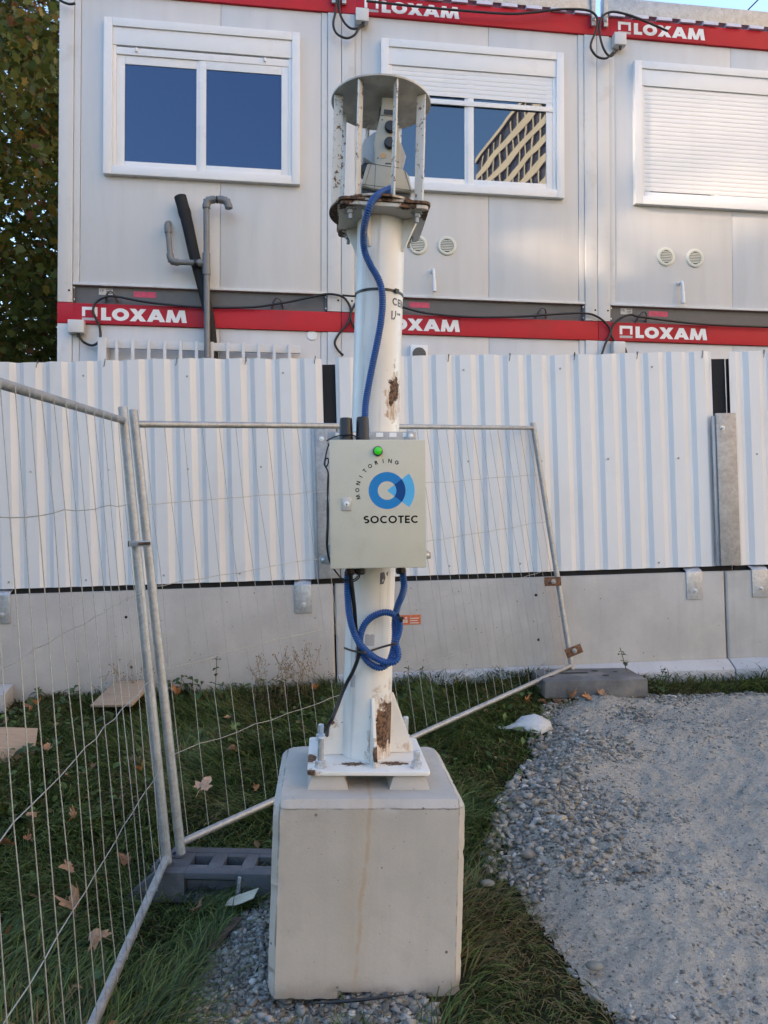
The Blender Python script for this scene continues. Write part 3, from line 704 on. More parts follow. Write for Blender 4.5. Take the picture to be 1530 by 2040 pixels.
def bay(xa, xb, label, sheets, ph, pitch, backing=True):
    t = thing('site_hoarding', label, 'hoarding', FM, 'hoarding bays of white sheet on concrete')
    c = .012; H0, H1 = -.042, -1.05
    mb = MB(); mb.prism([(xa, -.02 + c), (xa + c, -.02), (xb - c, -.02), (xb, -.02 + c), (xb, .20), (xa, .20)], H1, H0, 'z')
    mb.build('concrete_base', conc_wall, t, 20, .004)
    dz = .12 if xb < 0 else 0; mb = MB(); mb.prism([(-.021, -.735 - dz), (-.035, -.738 - dz), (-.13, -.80 - dz), (-.16, -1.1), (-.021, -1.1)], xa, xb, 'x'); mb.build('footing', conc_foot, t, 20, .004)
    MB().box(xa + .105, xb + .10, .05, .07, -.06, 1.675).build('backing_sheet', dark, t, 0)
    for i, (a, b) in enumerate(sheets): metal_sheet(t, a, b, ph, pitch, -.0025 if i % 2 else 0)
    mb = MB()
    k = math.ceil((xa - ph) / pitch); 
    while ph + k * pitch < xb - .08:
        x = ph + k * pitch + .045
        if any(a + .03 < x < b - .03 for a, b in sheets):
            for z, q in ((.055, 3), (.88, 3), (1.60, 4)):
                if (k * 7 + int(z * 10)) % q == 0: mb.lathe([(.0085, 0), (.0085, .003), (.006, .0035), (.006, .007)], 8, Matrix.Translation((x + random.uniform(-.02, .02), -.003, z + random.uniform(-.015, .015))) @ Matrix.Rotation(R(90), 4, 'X'))
        k += 1
    if mb.v: tag(mb.build('screw', zinc_grey, t, 0), kind='stuff')
    return t
DX = .033
h0 = bay(-6.9, -3.56, 'hoarding bay beyond the left edge of the picture', [(-6.8, -5.2), (-5.21, -3.45)], -2.31, .193)
h1 = bay(-3.55, -.398, 'hoarding bay of white ribbed sheet left of the pole, behind the mesh fences', [(-3.46, -2.36), (-2.37, -1.375), (-1.385, -.437)], -2.31, .193)
h2 = bay(-.385, 2.722, 'widest hoarding bay of white ribbed sheet, right of the pole with an orange label', [(-.335, .60), (.59, 1.62), (1.61, 2.695)], 2.165, .19)
h3 = bay(2.735, 5.9, 'hoarding bay of white ribbed sheet at the right edge of the picture', [(2.83, 3.9), (3.89, 5.8)], 2.80, .195)
for t, x in ((h1, -.695), (h1, -2.95), (h2, 2.405), (h3, 2.945)): bracket(t, x)
for t, x, z1 in ((h2, -.505, 1.20), (h2, 2.685, 1.222)):
    p_ = MB().box(x, x + .165, -.045, -.018, .004, z1).build('cover_plate', zinc_grey, t, 30, .006); hexbolt(p_, x + .05, -.045, z1 - .12)
    MB().box(x - .028, x + .0, -.030, -.019, .004, z1 - .02).build('side_flange', mat('blue_grey_steel', (.30, .34, .39), .4, .3, var=.1), p_, 30, .003)
FI = FM.inverted(); tie_m = mat('tie_wire_steel', (.10, .10, .10), .5, .3)
for t_, px, py in ((h1, 74, 722), (h1, 209, 720), (h1, 352, 713), (h1, 490, 716), (h1, 628, 714), (h2, 760, 712), (h2, 894, 712), (h2, 1016, 712), (h2, 1145, 709), (h2, 1270, 709), (h2, 1400, 707), (h3, 1523, 706)):
    p = FI @ at(px, py, 5.87 + (px - 765) / 255 * .063); z = SHT
    MB().tube(spline([(p.x, .012, z - .02), (p.x, .004, z + .008), (p.x + .002, -.006, z + .002), (p.x - .008, -.006, z - .05)], 4), .003, 6).build('tie_wire', tie_m, t_)
# label and fixing holes on the concrete
lb = MB().box(.115, .275, -.0225, -.0205, -.375, -.30).build('warning_label', mat('orange_label', (.62, .13, .045), .5, var=.1, scale=12), h2, 0)
mb = MB()
for i in range(3): mb.add([(.19, -.0232, -.323 - i * .018), (.262 - .01 * (i == 1), -.0232, -.323 - i * .018), (.262 - .01 * (i == 1), -.0232, -.330 - i * .018), (.19, -.0232, -.330 - i * .018)], [(0, 1, 2, 3)])
for q in (rect(.135, .150, -.36, -.335), rect(.155, .172, -.36, -.335), rect(.155, .170, -.33, -.315)): mb.add([(a, -.0232, b) for a, b in q], [(0, 1, 2, 3)])
flat_build(mb, 'print_lines', mat('label_print', (.68, .55, .48), .5), lb, Vector((0, -1, 0)))
def hole(t, x, z):
    MB().lathe([(.011, 0), (.011, .002)], 14, Matrix.Translation((x, -.0202, z)) @ Matrix.Rotation(R(90), 4, 'X')).build('fixing_hole', dark, t)
for t, x, z in ((h1, -1.97, -.24), (h1, -1.94, -.62), (h2, 1.19, -.18), (h2, 1.20, -.53)): hole(t, x, z)

# ================================================================== MIRRORED TOWER, AND UNSEEN BLOCKERS ADDED TO SHADE THE PLACE
# tower to the right, behind the camera: seen mirrored in the middle window
tw = thing('office_tower', 'brown and beige office tower mirrored in the half shuttered window', 'tower', Matrix.Translation((48, 6, 0)))
TL, TH = 118, 66.6
beige = mat('tower_beige', (.50, .42, .32), .8, var=.08, scale=.4)
tglass = mat('tower_glass', (.045, .04, .038), .2, var=.5, scale=.7)
MB().box(.35, 16, -TL, 0, 0, TH - .1).build('core', tglass, tw, 0)
for i in range(21):
    z = .9 + i * 3.1; MB().box(0, .349, -TL, 0, z, z + 1.25).build('spandrel', beige, tw, 0)
mb = MB()
for k in range(48):
    for i in range(21):
        z = .9 + i * 3.1 + 1.252; yk = -1 - k * 2.42
        if (k * 5 + i * 3) % 11 != 0: mb.box(.08, .345, yk - .42, yk, z, z + 1.845)
tag(mb.build('pier', beige, tw, 0), kind='stuff')
MB().box(-.15, .348, -TL - .1, .1, TH - .15, TH + .5).build('parapet', beige, tw, 0)
# unseen blocker added behind the camera: casts the shade, openings shaped as sun patches
SH = Vector((SDIR.x, SDIR.y, 0)).normalized(); PP = Vector((SH.y, -SH.x, 0)); DOC = 28.0
def occ(px, py):
    p = cabpt(px, py, .03); t = (DOC - p.dot(SH)) / SDIR.dot(SH); q = p + SDIR * t; return (q.dot(PP), q.z)
POLYS = [[(1150, 250), (1185, 185), (1300, 158), (1560, 150), (1560, 285), (1400, 300), (1290, 335), (1155, 345)],
         [(1000, 515), (1050, 470), (1200, 438), (1370, 420), (1340, 452), (1200, 478), (1100, 512)],
         [(1275, 432), (1290, 392), (1560, 300), (1560, 385), (1400, 425)]]
PO = [[occ(*q) for q in pl] for pl in POLYS]  # wanted sun patches carried back along the sun onto the blocker
OM = Matrix.Translation(SH * DOC) @ Matrix(((PP.x, SH.x, 0, 0), (PP.y, SH.y, 0, 0), (0, 0, 1, 0), (0, 0, 0, 1)))
ob = thing('sun_blocker', 'tall unseen blocker added behind the camera to cast the shade', 'light blocker', OM)
blocker_grey = mat('blocker_grey', (.20, .19, .18), .85, var=.08, scale=.5)
ax = [q[0] for pl in PO for q in pl]; az = [q[1] for pl in PO for q in pl]
wx0, wx1, wz0, wz1 = min(ax) - .1, max(ax) + .1, min(az) - .1, max(az) + .1
OH = 22.0
MB().box(-4.5, 20, 0, 10, 0, wz0).build('blocker_base', blocker_grey, ob, 0)
MB().box(-4.5, wx0, 0, .3, wz0, OH).build('blocker_wall', blocker_grey, ob, 0)
MB().box(wx1, 20, 0, .3, wz0, OH).build('blocker_wall', blocker_grey, ob, 0)
MB().box(wx0, wx1, 0, .3, wz1, max(OH, wz1 + .3)).build('blocker_wall', blocker_grey, ob, 0)
mb = MB(); ml = MB(); cz = .07; cxs = .035; n_ = int((wx1 - wx0) / cxs); xs_ = wx0 + (np.arange(n_) + .5) * cxs
for j in range(int((wz1 - wz0) / cz) + 1):
    z = wz0 + j * cz; op = np.zeros(n_, int); z1_ = min(z + cz, wz1)
    for qi, pl in enumerate(PO): op[inside(xs_, np.full(n_, z + cz / 2), pl)] = qi + 1
    i = 0
    while i < n_:
        k = i
        while k < n_ and op[k] == op[i]: k += 1
        a, b = wx0 + i * cxs, (wx0 + k * cxs if k < n_ else wx1)
        if op[i] == 0: mb.box(a, b, 0, .3, z, z1_)
        else: ml.box(a, b, .1, .14, z, z + (z1_ - z) * (0, .72, .12, .40)[op[i]])
        i = k
mb.build('sun_patch_mask', blocker_grey, ob, 0)  # added mask, its openings cut to throw sun patches on the cabins
if ml.v: tag(ml.build('sun_patch_slat', rail_grey, ob, 0), kind='stuff')
MB().box(8.5, 20, 10.05, 18, 0, 26).build('blocker_back', blocker_grey, ob, 0)  # added taller part that keeps the trees in shade

wt = thing('sky_blocker', 'long dark unseen blocker added behind the camera, left of the mirrored tower', 'light blocker', Matrix.Translation((-17, -23, 0)))  # added out of view to cut the light from the left
blocker_m = mat('blocker_dark', (.10, .105, .115), .6, var=.1, scale=.5)
MB().box(-14, 13, -11, 0, 0, 11).build('wall', blocker_m, wt, 0)
MB().prism([(-14.3, 11.002), (13.3, 11.002), (13.3, 11.3), (-.5, 12.6), (-14.3, 11.3)], -11.3, .3, 'y').build('roof', blocker_m, wt, 0)

# ================================================================== BLOCK, POST, INSTRUMENT
G = Matrix.Translation((-.082, 2.64, .014)) @ Matrix.Rotation(R(4.6), 4, 'Z') @ Matrix.Rotation(R(1.65), 4, 'Y')
blk_m = concrete('concrete_block', (.47, .435, .39), streaks=[(-.035, .010, (.40, .25, .12), .45, .06), (-.05, .07, (.44, .35, .25), .25, .05)], stain=.45, lines=((2, .5765, .0035), (0, -.279, .004), (0, .279, .003)), soil_z=.07, bmp=.16)
t = thing('concrete_block', 'cubic concrete ballast block with a rust streak, carrying the white pole', 'ballast block', G)
bm = bmesh.new(); bmesh.ops.create_cube(bm, size=1)
for v in bm.verts: v.co = Vector((v.co.x * .6, v.co.y * .6, (v.co.z + .5) * .6))
bmesh.ops.bevel(bm, geom=[e for e in bm.edges if max(v.co.z for v in e.verts) > .1], offset=.022, segments=1, profile=.5, affect='EDGES')
for it in range(5): bmesh.ops.subdivide_edges(bm, edges=[e for e in bm.edges if e.calc_length() > .02], cuts=1, use_grid_fill=True)
bm.normal_update()
P_ = np.array([v.co for v in bm.verts]); big = np.sort(np.abs(P_ - np.array([0, 0, .3])) / .3, 1)
chip = vnoise(P_[:, 0] * 30 + P_[:, 2] * 37, P_[:, 1] * 30 + P_[:, 2] * 21, 31); chip2 = vnoise(P_[:, 0] * 90 + P_[:, 2] * 70, P_[:, 1] * 90 - P_[:, 2] * 80, 32)
for v, b_, c1, c2 in zip(bm.verts, big, chip, chip2):
    e = max(0, (b_[1] - .90) / .1); cn = max(0, (b_[0] - .86) / .14)
    d = e * (max(0, c1 - .66) * .075 + (c2 - .5) * .0035) + cn * .020 * c1 + (c2 - .5) * .0008
    v.co -= Vector(v.normal) * d
me = bpy.data.meshes.new('block'); bm.to_mesh(me); bm.free()
me.polygons.foreach_set('use_smooth', [True] * len(me.polygons)); me.set_sharp_from_angle(angle=R(22)); me.materials.append(blk_m)
o = bpy.data.objects.new('block', me); col.objects.link(o); o.parent = t
for a in (-1, 1):
    for b in (-1, 1):
        q = []
        for hx, z in ((.068, .598), (.05, .645)): q += [(a * .132 + sx_ * hx, b * .132 + sy_ * hx, z) for sx_, sy_ in ((-1, -1), (1, -1), (1, 1), (-1, 1))]
        MB().add(q, [(0, 3, 2, 1), (4, 5, 6, 7), (0, 1, 5, 4), (1, 2, 6, 5), (2, 3, 7, 6), (3, 0, 4, 7)]).build('pad', blk_m, t, 20, .006)
c_w = (.74, .725, .69)
pole_m = paint_rust('pole_paint', c_w, [((.058, -.058, 1.925), (.022, .03, .048), .5, 30), ((.048, -.066, 1.895), (.016, .02, .03), .5, 30), ((.05, -.068, .76), (.038, .05, .085), .55, 22), ((.078, -.03, .78), (.02, .03, .075), .5, 26)], streak=.35)
plate_m = paint_rust('plate_paint', (.72, .70, .655), [((-.195, -.198, .65), (.022, .02, .03), .5, 40), ((-.05, -.12, .66), (.04, .018, .02), .8, 60), ((-.19, -.06, .66), (.02, .04, .02), .4, 30), ((.09, -.11, .66), (.045, .018, .02), .8, 60)], streak=.2, general=.0)
gus_m = paint_rust('gusset_paint', (.72, .70, .655), [((.025, -.165, .70), (.03, .03, .03), .5, 40), ((.15, -.02, .685), (.03, .03, .012), .5, 40), ((-.13, .0, .77), (.02, .03, .01), .5, 40)], general=.02)
head_m = paint_rust('head_paint', (.56, .54, .50), [((-.15, -.15, 2.53), (.05, .05, .04), .6, 30), ((-.15, .12, 2.53), (.04, .05, .04), .6, 30), ((.15, -.1, 2.53), (.03, .04, .04), .6, 30), ((.08, -.15, 2.53), (.03, .02, .02), .6, 40)], general=.03)
rust_m = paint_rust('rusty_plate', (.50, .46, .41), [((-.156, -.156, 2.54), (.07, .05, .05), .6, 30), ((.15, -.156, 2.54), (.09, .05, .05), .6, 30), ((-.17, .0, 2.55), (.03, .12, .03), .6, 30), ((.17, .0, 2.55), (.03, .12, .03), .6, 30), ((.0, -.17, 2.55), (.03, .03, .02), .6, 30)], general=.06)
bar_m = paint_rust('bar_paint', (.70, .68, .64), [((.16, .08, 2.92), (.03, .04, .03), .6, 30)], general=.105)
roof_m = mat('roof_paint', (.50, .465, .41), .6, var=.22, scale=14, dirt=(.20, .15, .10), dirt_amt=.75, dscale=11)
t = thing('instrument_post', 'white steel pole with rusty patches and a barred cage on top, bolted to concrete', 'post', G)
MB().lathe([(.084, .6585), (.084, 2.5195)], 56).build('tube', pole_m, t, 60)
def rsq(h, r, n=5):
    return [(sx_ * (h - r) + r * math.cos(a), sy_ * (h - r) + r * math.sin(a)) for (sx_, sy_, a0) in ((1, 1, 0), (-1, 1, 90), (-1, -1, 180), (1, -1, 270)) for a in [R(a0 + 90 * i / n) for i in range(n + 1)]]
bp = MB().prism(rsq(.2, .018), .645, .658, 'z').build('base_plate', plate_m, t, 30, .0025)
def rad(a): return Matrix.Rotation(R(a), 4, 'Z')        # local -Y turned by a towards +X
for a in (8, 98, 188, 278):
    MB().prism([(-.080, .659), (-.168, .659), (-.168, .677), (-.092, .868), (-.080, .868)], -.0055, .0055, 'x', rad(a)).build('gusset', gus_m, t, 30, .0015)
for x, y, h in ((-.158, -.155, .095), (.158, -.155, .052), (-.158, .158, .055), (.155, .158, .085)):
    b = MB().lathe([(.0105, 0), (.0105, h), (.008, h + .003)], 12, Matrix.Translation((x, y, .659))).build('anchor_bolt', bolt_m, t, 30)
    MB().lathe([(.021, 0), (.021, .003), (.0175, .0031), (.0175, .020), (.015, .022)], 6, Matrix.Translation((x, y, .659))).build('nut', bolt_m, b, 20)
MB().prism(rsq(.150, .02), 2.520, 2.533, 'z').build('head_plate', head_m, t, 30, .002)
MB().prism(rsq(.156, .025), 2.5345, 2.5445, 'z').build('cage_plate', rust_m, t, 30, .002)
CO = Matrix.Translation((-.013, 0, 0))
MB().lathe([(.172, 2.546), (.172, 2.553)], 48, CO).build('cage_floor', rust_m, t, 30)
MB().lathe([(.118, 2.5545), (.118, 2.560), (.112, 2.563)], 40).build('seat_ring', pole_m, t, 30)
for a in (-31, 59, 149, 239):
    MB().prism([(-.082, 2.41), (-.09, 2.41), (-.138, 2.505), (-.138, 2.519), (-.082, 2.519)], -.005, .005, 'x', rad(a)).build('head_gusset', gus_m, t, 30, .001)
for x, y in ((-.112, -.115), (.112, -.115), (-.112, .115), (.112, .115)):
    MB().lathe([(.020, 2.519), (.020, 2.515), (.012, 2.5149), (.012, 2.503), (.007, 2.5029), (.007, 2.485)], 6, Matrix.Translation((x, y, 0))).build('head_bolt', zinc_grey, t, 20)
for k in range(8):
    MB().box(-.003, .003, -.171, -.140, 2.5535, 2.9445, CO @ rad(14.6 + 45 * k)).build('cage_bar', bar_m, t, 30, .0008)
MB().lathe([(.176, 2.945), (.176, 2.951)], 64, CO).build('cage_roof', roof_m, t, 30)
# stencil and stickers on the tube
def cyl(px, r=.0842):
    def P(x, z, l): a = x / r; return ((r + .0003 + l) * math.sin(a), -(r + .0003 + l) * math.cos(a), z)
    return P
ink = mat('stencil_ink', (.10, .10, .13), .6, var=.4, scale=60)
mb = MB(); tb = bpy.data.objects[[c for c in t.children if c.name.startswith('tube')][0].name]
lettering(mb, 'CEN', .043, 2.213, .026, .2, .12, cyl(0))
flat_build(mb, 'stencil', ink, tb, Vector((0, -1, 0)))
mb = MB(); P = cyl(0)
mb.add([P(*q, 0) for q in [(.040, 2.192), (.062, 2.196), (.062, 2.180), (.054, 2.164), (.040, 2.162)]], [(0, 1, 2, 3, 4)])
mb.add([P(*q, 0) for q in [(.067, 2.190), (.086, 2.192), (.086, 2.184), (.067, 2.182)]], [(0, 1, 2, 3)])
mb.add([P(*q, 0) for q in [(.026, 1.292), (.042, 1.296), (.047, 1.276), (.040, 1.255), (.026, 1.253)]], [(0, 1, 2, 3, 4)])
mb.add([P(*q, 0) for q in [(.049, 1.290), (.060, 1.300), (.056, 1.280)]], [(0, 1, 2)])
for i in range(3): mb.add([P(-.03 + i * .014 + .004 * math.cos(R(a)), 1.322 + .004 * math.sin(R(a)), 0) for a in range(0, 360, 45)], [tuple(range(8))])
flat_build(mb, 'stencil', ink, tb, Vector((0, -1, 0)))
sm = paint_rust('old_label', (.40, .40, .42), [], general=.0, streak=.9, dirtc=(.66, .64, .6))
mb = MB()
for (a, b, c, d) in ((-.055, -.012, 1.00, 1.04), (-.072, -.052, .90, .945), (-.02, .012, 1.045, 1.085)):
    for i in range(4): x0_, x1_ = a + (b - a) * i / 4, a + (b - a) * (i + 1) / 4; mb.add([P(x0_, c, 0), P(x1_, c, 0), P(x1_, d - .003 * (i % 2), 0), P(x0_, d - .003 * ((i + 1) % 2), 0)], [(0, 1, 2, 3)])
flat_build(mb, 'worn_label', sm, tb, Vector((0, -1, 0)))

# total station inside the cage
st_m = mat('station_beige', (.40, .385, .325), .45, var=.05, scale=10, dirt=(.25, .23, .18), dirt_amt=.3, dscale=20)
st_g = mat('station_grey', (.36, .38, .41), .4, var=.05, scale=10)
st_d = mat('station_dark', (.02, .02, .022), .4, var=.2, scale=20)
t = thing('total_station', 'beige surveying total station with two black knobs inside the barred cage', 'instrument', G @ Matrix.Translation((.010, .0, 2.5635)))
S_ = .000364
def sp(X, Y): return ((X - 820) * S_, (1430 - Y) * S_)
body = [(738, 615), (905, 615), (912, 740), (936, 900), (940, 1040), (938, 1325), (700, 1305), (706, 1100), (694, 930), (690, 840), (714, 735)]
MB().prism([sp(*q) for q in body], -.092, -.045, 'y').build('front_standard', st_m, t, 30, .005)
MB().prism([sp(*q) for q in body], .050, .092, 'y').build('rear_standard', st_m, t, 30, .005)
tele = [(575, 845), (602, 775), (715, 690), (905, 745), (962, 800), (1008, 912), (992, 985), (946, 1085), (800, 1110), (672, 1012), (590, 962)]
te = MB().prism([sp(*q) for q in tele], -.042, .047, 'y').build('telescope', st_g, t, 30, .012)
x_, z_ = sp(625, 1045)
MB().lathe([(.024, 0), (.024, .035), (.020, .04)], 20, Matrix.Translation((x_ + .015, 0, z_ + .012)) @ Matrix.Rotation(R(-125), 4, 'Y')).build('lens', st_d, te)
bs = [(705, 1097), (630, 1097), (600, 1200), (578, 1308), (700, 1335), (1060, 1335), (1022, 1190), (985, 1137), (937, 1130), (937, 1090)]
b = MB().prism([sp(*q) for q in bs], -.100, .100, 'y').build('base', st_m, t, 30, .005)
MB().prism([sp(*q) for q in ((585, 1318), (1048, 1340), (985, 1428), (600, 1428))], -.085, .085, 'y').build('tribrach', st_d, t, 30, .004)
for a in (90, 210, 330): MB().lathe([(.020, .0), (.020, .018)], 14, Matrix.Translation((.065 * math.cos(R(a)), .065 * math.sin(R(a)), .001))).build('foot_screw', st_d, t)
hd = [(748, 442), (858, 442), (872, 613), (742, 613)]
h = MB().prism([sp(*q) for q in hd], -.088, .088, 'y').build('handle', st_m, t, 30, .006)
MB().prism([sp(*q) for q in ((772, 562), (858, 562), (864, 606), (768, 606))], -.0895, -.0885, 'y').build('handle_slot', st_d, h, 0)
MB().prism([(-.06, sp(0, 600)[1]), (.06, sp(0, 600)[1]), (.05, sp(0, 480)[1]), (-.05, sp(0, 480)[1])], sp(741, 0)[0] - .0015, sp(741, 0)[0] + .004, 'x').build('handle_recess', st_d, h, 0)
for X_, Y_ in ((835, 735), (835, 890)):
    x_, z_ = sp(X_, Y_); MB().lathe([(.020, 0), (.020, .010), (.017, .014)], 24, Matrix.Translation((x_, -.0925, z_)) @ Matrix.Rotation(R(90), 4, 'X')).build('knob', st_d, t)
x_, z_ = sp(775, 1005); MB().lathe([(.0098, 0), (.0098, .001)], 20, Matrix.Translation((x_, -.0925, z_)) @ Matrix.Rotation(R(90), 4, 'X')).build('round_badge', mat('badge_orange', (.55, .33, .16), .45), t)
x_, z_ = sp(828, 1103); v_ = MB().box(x_ - .011, x_ + .011, -.0935, -.0915, z_ - .011, z_ + .011).build('side_vent', st_d, t, 0)
for k in (-1, 0, 1): MB().box(x_ - .010, x_ + .010, -.0948, -.0938, z_ + k * .006 - .0014, z_ + k * .006 + .0014).build('vent_bar', rail_grey, v_, 0)
for (Xa, Ya, Xb, Yb, yy) in ((632, 1098, 930, 1122, -.1005), (662, 1104, 612, 1300, -.1005), (706, 1110, 702, 1330, -.1005), (980, 1142, 1040, 1332, -.1005), (585, 1300, 1052, 1328, -.1005), (742, 626, 906, 628, -.0925)):
    (xa_, za_), (xb_, zb_) = sp(Xa, Ya), sp(Xb, Yb); MB().tube([(xa_, yy, za_), (xb_, yy, zb_)], .0009, 4).build('seam_line', st_d, t, 0)
for X_, Y_ in ((757, 668), (727, 1033), (918, 1057), (905, 700)):
    x_, z_ = sp(X_, Y_); MB().lathe([(.0024, 0), (.0024, .0006)], 10, Matrix.Translation((x_, -.0925, z_)) @ Matrix.Rotation(R(90), 4, 'X')).build('screw', st_d, t)

# control box
bc = at(752.7, 1004, 2.36)
BMX = Matrix.Translation(bc) @ Matrix.Rotation(R(4.6), 4, 'Z') @ Matrix.Rotation(R(-.55), 4, 'Y')
t = thing('control_box', 'beige metal control box with blue ring logo and green lamp on the white pole', 'electrical box', BMX)
box_m = mat('box_beige', (.57, .56, .47), .5, var=.02, scale=4, dirt=(.32, .30, .25), dirt_amt=.2, dscale=6, bmp=.12, bscale=350)
K = .00033
def bx(X, Y): return ((X - 730) * K, (880 - Y) * K)
MB().box(-.148, .148, .004, .15, -.198, .198).build('housing', box_m, t, 30, .004)
dr = MB().box(-.150, .150, -.018, .003, -.2, .2).build('door', box_m, t, 30, .004)
def PB(x, z, l): return (x, -.0184 - l, z)
txt = mat('print_black', (.006, .006, .007), .7, var=.1, spec=.15)
mb = MB(); x0_, z0_ = bx(592, 1064); wtot = text_width('SOCOTEC', .0236, .2, .13, 1.08)
sxx = 1.08 * (1108 - 592) * K / wtot
lettering(mb, 'SOCOTEC', x0_, z0_, .0236, .2, .13, PB, sxx)
flat_build(mb, 'lettering', txt, dr, Vector((0, -1, 0))); mb = MB()
cx_, cz_ = bx(815, 755)
for i, ch in enumerate('MONITORING'):
    a = R(192.5 - i * 13.6); rr_ = .0865; ps, adv = glyph(ch, .2); h_ = .0125; k = 0
    ca, sa = math.cos(a), math.sin(a)
    for p in ps:
        q = []
        for u_, v_ in p:
            lx, lz = (u_ - adv / 2) * h_, v_ * h_
            q.append(PB(cx_ + ca * (rr_ + lz) + sa * lx, cz_ + sa * (rr_ + lz) - ca * lx, k * .00012))
        k = (k + 1) % 5 if len(ps) < 9 else k
        mb.add(q, [tuple(range(len(q)))])
flat_build(mb, 'lettering', txt, dr, Vector((0, -1, 0)))
def arcs(name, c, ro, ri, a0, a1, m_, n=40, cx=None):
    mb = MB(); c0 = cx or (cx_, cz_)
    for q in ring(c0[0], c0[1], ro, ri, a0, a1, n): mb.add([PB(a, b, .0) for a, b in q], [(0, 1, 2, 3)])
    flat_build(mb, name, m_, dr, Vector((0, -1, 0)))
blue1 = mat('logo_blue', (.002, .22, .55), .55, var=.03, spec=.15); blue2 = mat('logo_navy', (.001, .065, .25), .55, var=.03, spec=.15); blue3 = mat('logo_sky', (.07, .46, .80), .55, var=.04, spec=.15)
arcs('logo_ring', 0, 175 * K, 88 * K, 38, 322, blue1); arcs('logo_sector', 0, 175 * K, 88 * K, -38, 38, blue2, 14)
arcs('logo_fan', 0, 262 * K, 175.5 * K, -37.5, 37.5, blue3, 14); arcs('logo_fan', 0, 87.5 * K, 6 * K, -38, 38, blue3, 10)
x_, z_ = bx(730, 383); MY = Matrix.Translation((x_, -.018, z_)) @ Matrix.Rotation(R(90), 4, 'X')
gm, nt, p = newmat('lamp_green'); p.inputs['Base Color'].default_value = (.005, .35, .02, 1); p.inputs['Roughness'].default_value = .25
p.inputs['Emission Color'].default_value = (.0, .75, .04, 1); p.inputs['Emission Strength'].default_value = .07
lm = MB().lathe([(.0152, 0), (.0152, .007), (.0125, .010)], 28, MY).build('lamp_bezel', st_d, dr)
MB().lathe([(.0122, .008), (.0122, .013), (.0095, .0175), (.004, .019)], 28, MY).build('green_lamp', gm, lm, 60)
x_, z_ = bx(432, 882)
lk = MB().box(x_ - .0145, x_ + .0145, -.022, -.0178, z_ - .020, z_ + .020).build('lock', mat('lock_grey', (.45, .45, .46), .4, .2, var=.04), dr, 30, .0015)
MB().lathe([(.009, 0), (.009, .0015), (.006, .002)], 20, Matrix.Translation((x_, -.022, z_)) @ Matrix.Rotation(R(90), 4, 'X')).build('key_barrel', galv('bolt_zinc'), lk)
MB().lathe([(.004, .0021), (.004, .003)], 3, Matrix.Translation((x_, -.022, z_)) @ Matrix.Rotation(R(90), 4, 'X')).build('key_hole', st_d, lk)
for X_, h_ in ((440, .078), (602, .081)):
    x_, _ = bx(X_, 0); an = MB().lathe([(.0235, 0), (.0235, .004), (.0225, .006), (.0198, h_ - .004), (.018, h_)], 24, Matrix.Translation((x_, .06, .2))).build('antenna', black_plastic, t, 35)
# slotted rails behind the box
for z0_, z1_ in ((.206, .246), (-.17, -.13)):
    rl = MB().box(-.155, .142, .1515, .192, z0_, z1_).build('slotted_rail', zinc_grey, t, 30, .002)
    for k in range(6): MB().box(-.128 + k * .045, -.104 + k * .045, .1495, .1512, z0_ + (.022 if z0_ > 0 else .012), z1_ - .004).build('slot', letter_white, rl, 0)
def lug(x, z, s):
    mb = MB(); mb.prism([(x, z - .016), (x + s * .036, z - .012), (x + s * .036, z + .008), (x + s * .022, z + .017), (x, z + .017)], .14, .149, 'y'); l = mb.build('mounting_lug', zinc_grey, t, 30, .001)
    MB().lathe([(.0065, 0), (.0065, .003), (.004, .004)], 12, Matrix.Translation((x + s * .024, .14, z)) @ Matrix.Rotation(R(90), 4, 'X')).build('bolt', bolt_m, l)
lug(-.149, -.180, -1); lug(.150, -.168, 1); 
lg = MB().prism([(.104, .205), (.140, .205), (.140, .236), (.130, .247), (.112, .247)], .138, .148, 'y').build('mounting_lug', zinc_grey, t, 30, .001)
MB().lathe([(.009, 0), (.009, .004), (.005, .006)], 12, Matrix.Translation((.122, .138, .229)) @ Matrix.Rotation(R(90), 4, 'X')).build('bolt', bolt_m, lg)
for X_ in (470, 568, 965):
    x_, _ = bx(X_, 0); MB().lathe([(.0125, -.199), (.0125, -.206), (.0168, -.2065), (.0168, -.219), (.013, -.225)], 8, Matrix.Translation((x_, .07, 0))).build('cable_gland', black_plastic, t, 25)
mb = MB(); pts = [(250, 268), (300, 240), (380, 215), (480, 212), (560, 235), (600, 262)]
mb.tube(spline([(*bx(a, b)[:1], .035, bx(a, b)[1]) for a, b in pts], 6), .0022, 6)
q = [(300, 250), (262, 320), (238, 420), (226, 490), (246, 512), (266, 470), (262, 430), (240, 440), (232, 500), (262, 570), (262, 700), (252, 900), (250, 1050), (242, 1200), (244, 1300), (268, 1420), (330, 1530), (420, 1625), (490, 1622), (548, 1590), (566, 1545)]
mb.tube(spline([(bx(a, b)[0], .05 + .012 * math.sin(i * 1.3), bx(a, b)[1]) for i, (a, b) in enumerate(q)], 6), .0024, 6)
q = [(262, 560), (254, 760), (262, 900), (258, 1100), (252, 1250), (262, 1380), (300, 1490), (380, 1590), (440, 1610), (510, 1600), (560, 1550)]
mb.tube(spline([(bx(a, b)[0], .06 + .01 * math.cos(i), bx(a, b)[1]) for i, (a, b) in enumerate(q)], 6), .0022, 6)
mb.v = [tuple(BMX @ Vector(v)) for v in mb.v]
solo('thin_wire', mb, cable_m, 'thin black wires twisting down the left side of the beige control box', 'wire', smooth=60)

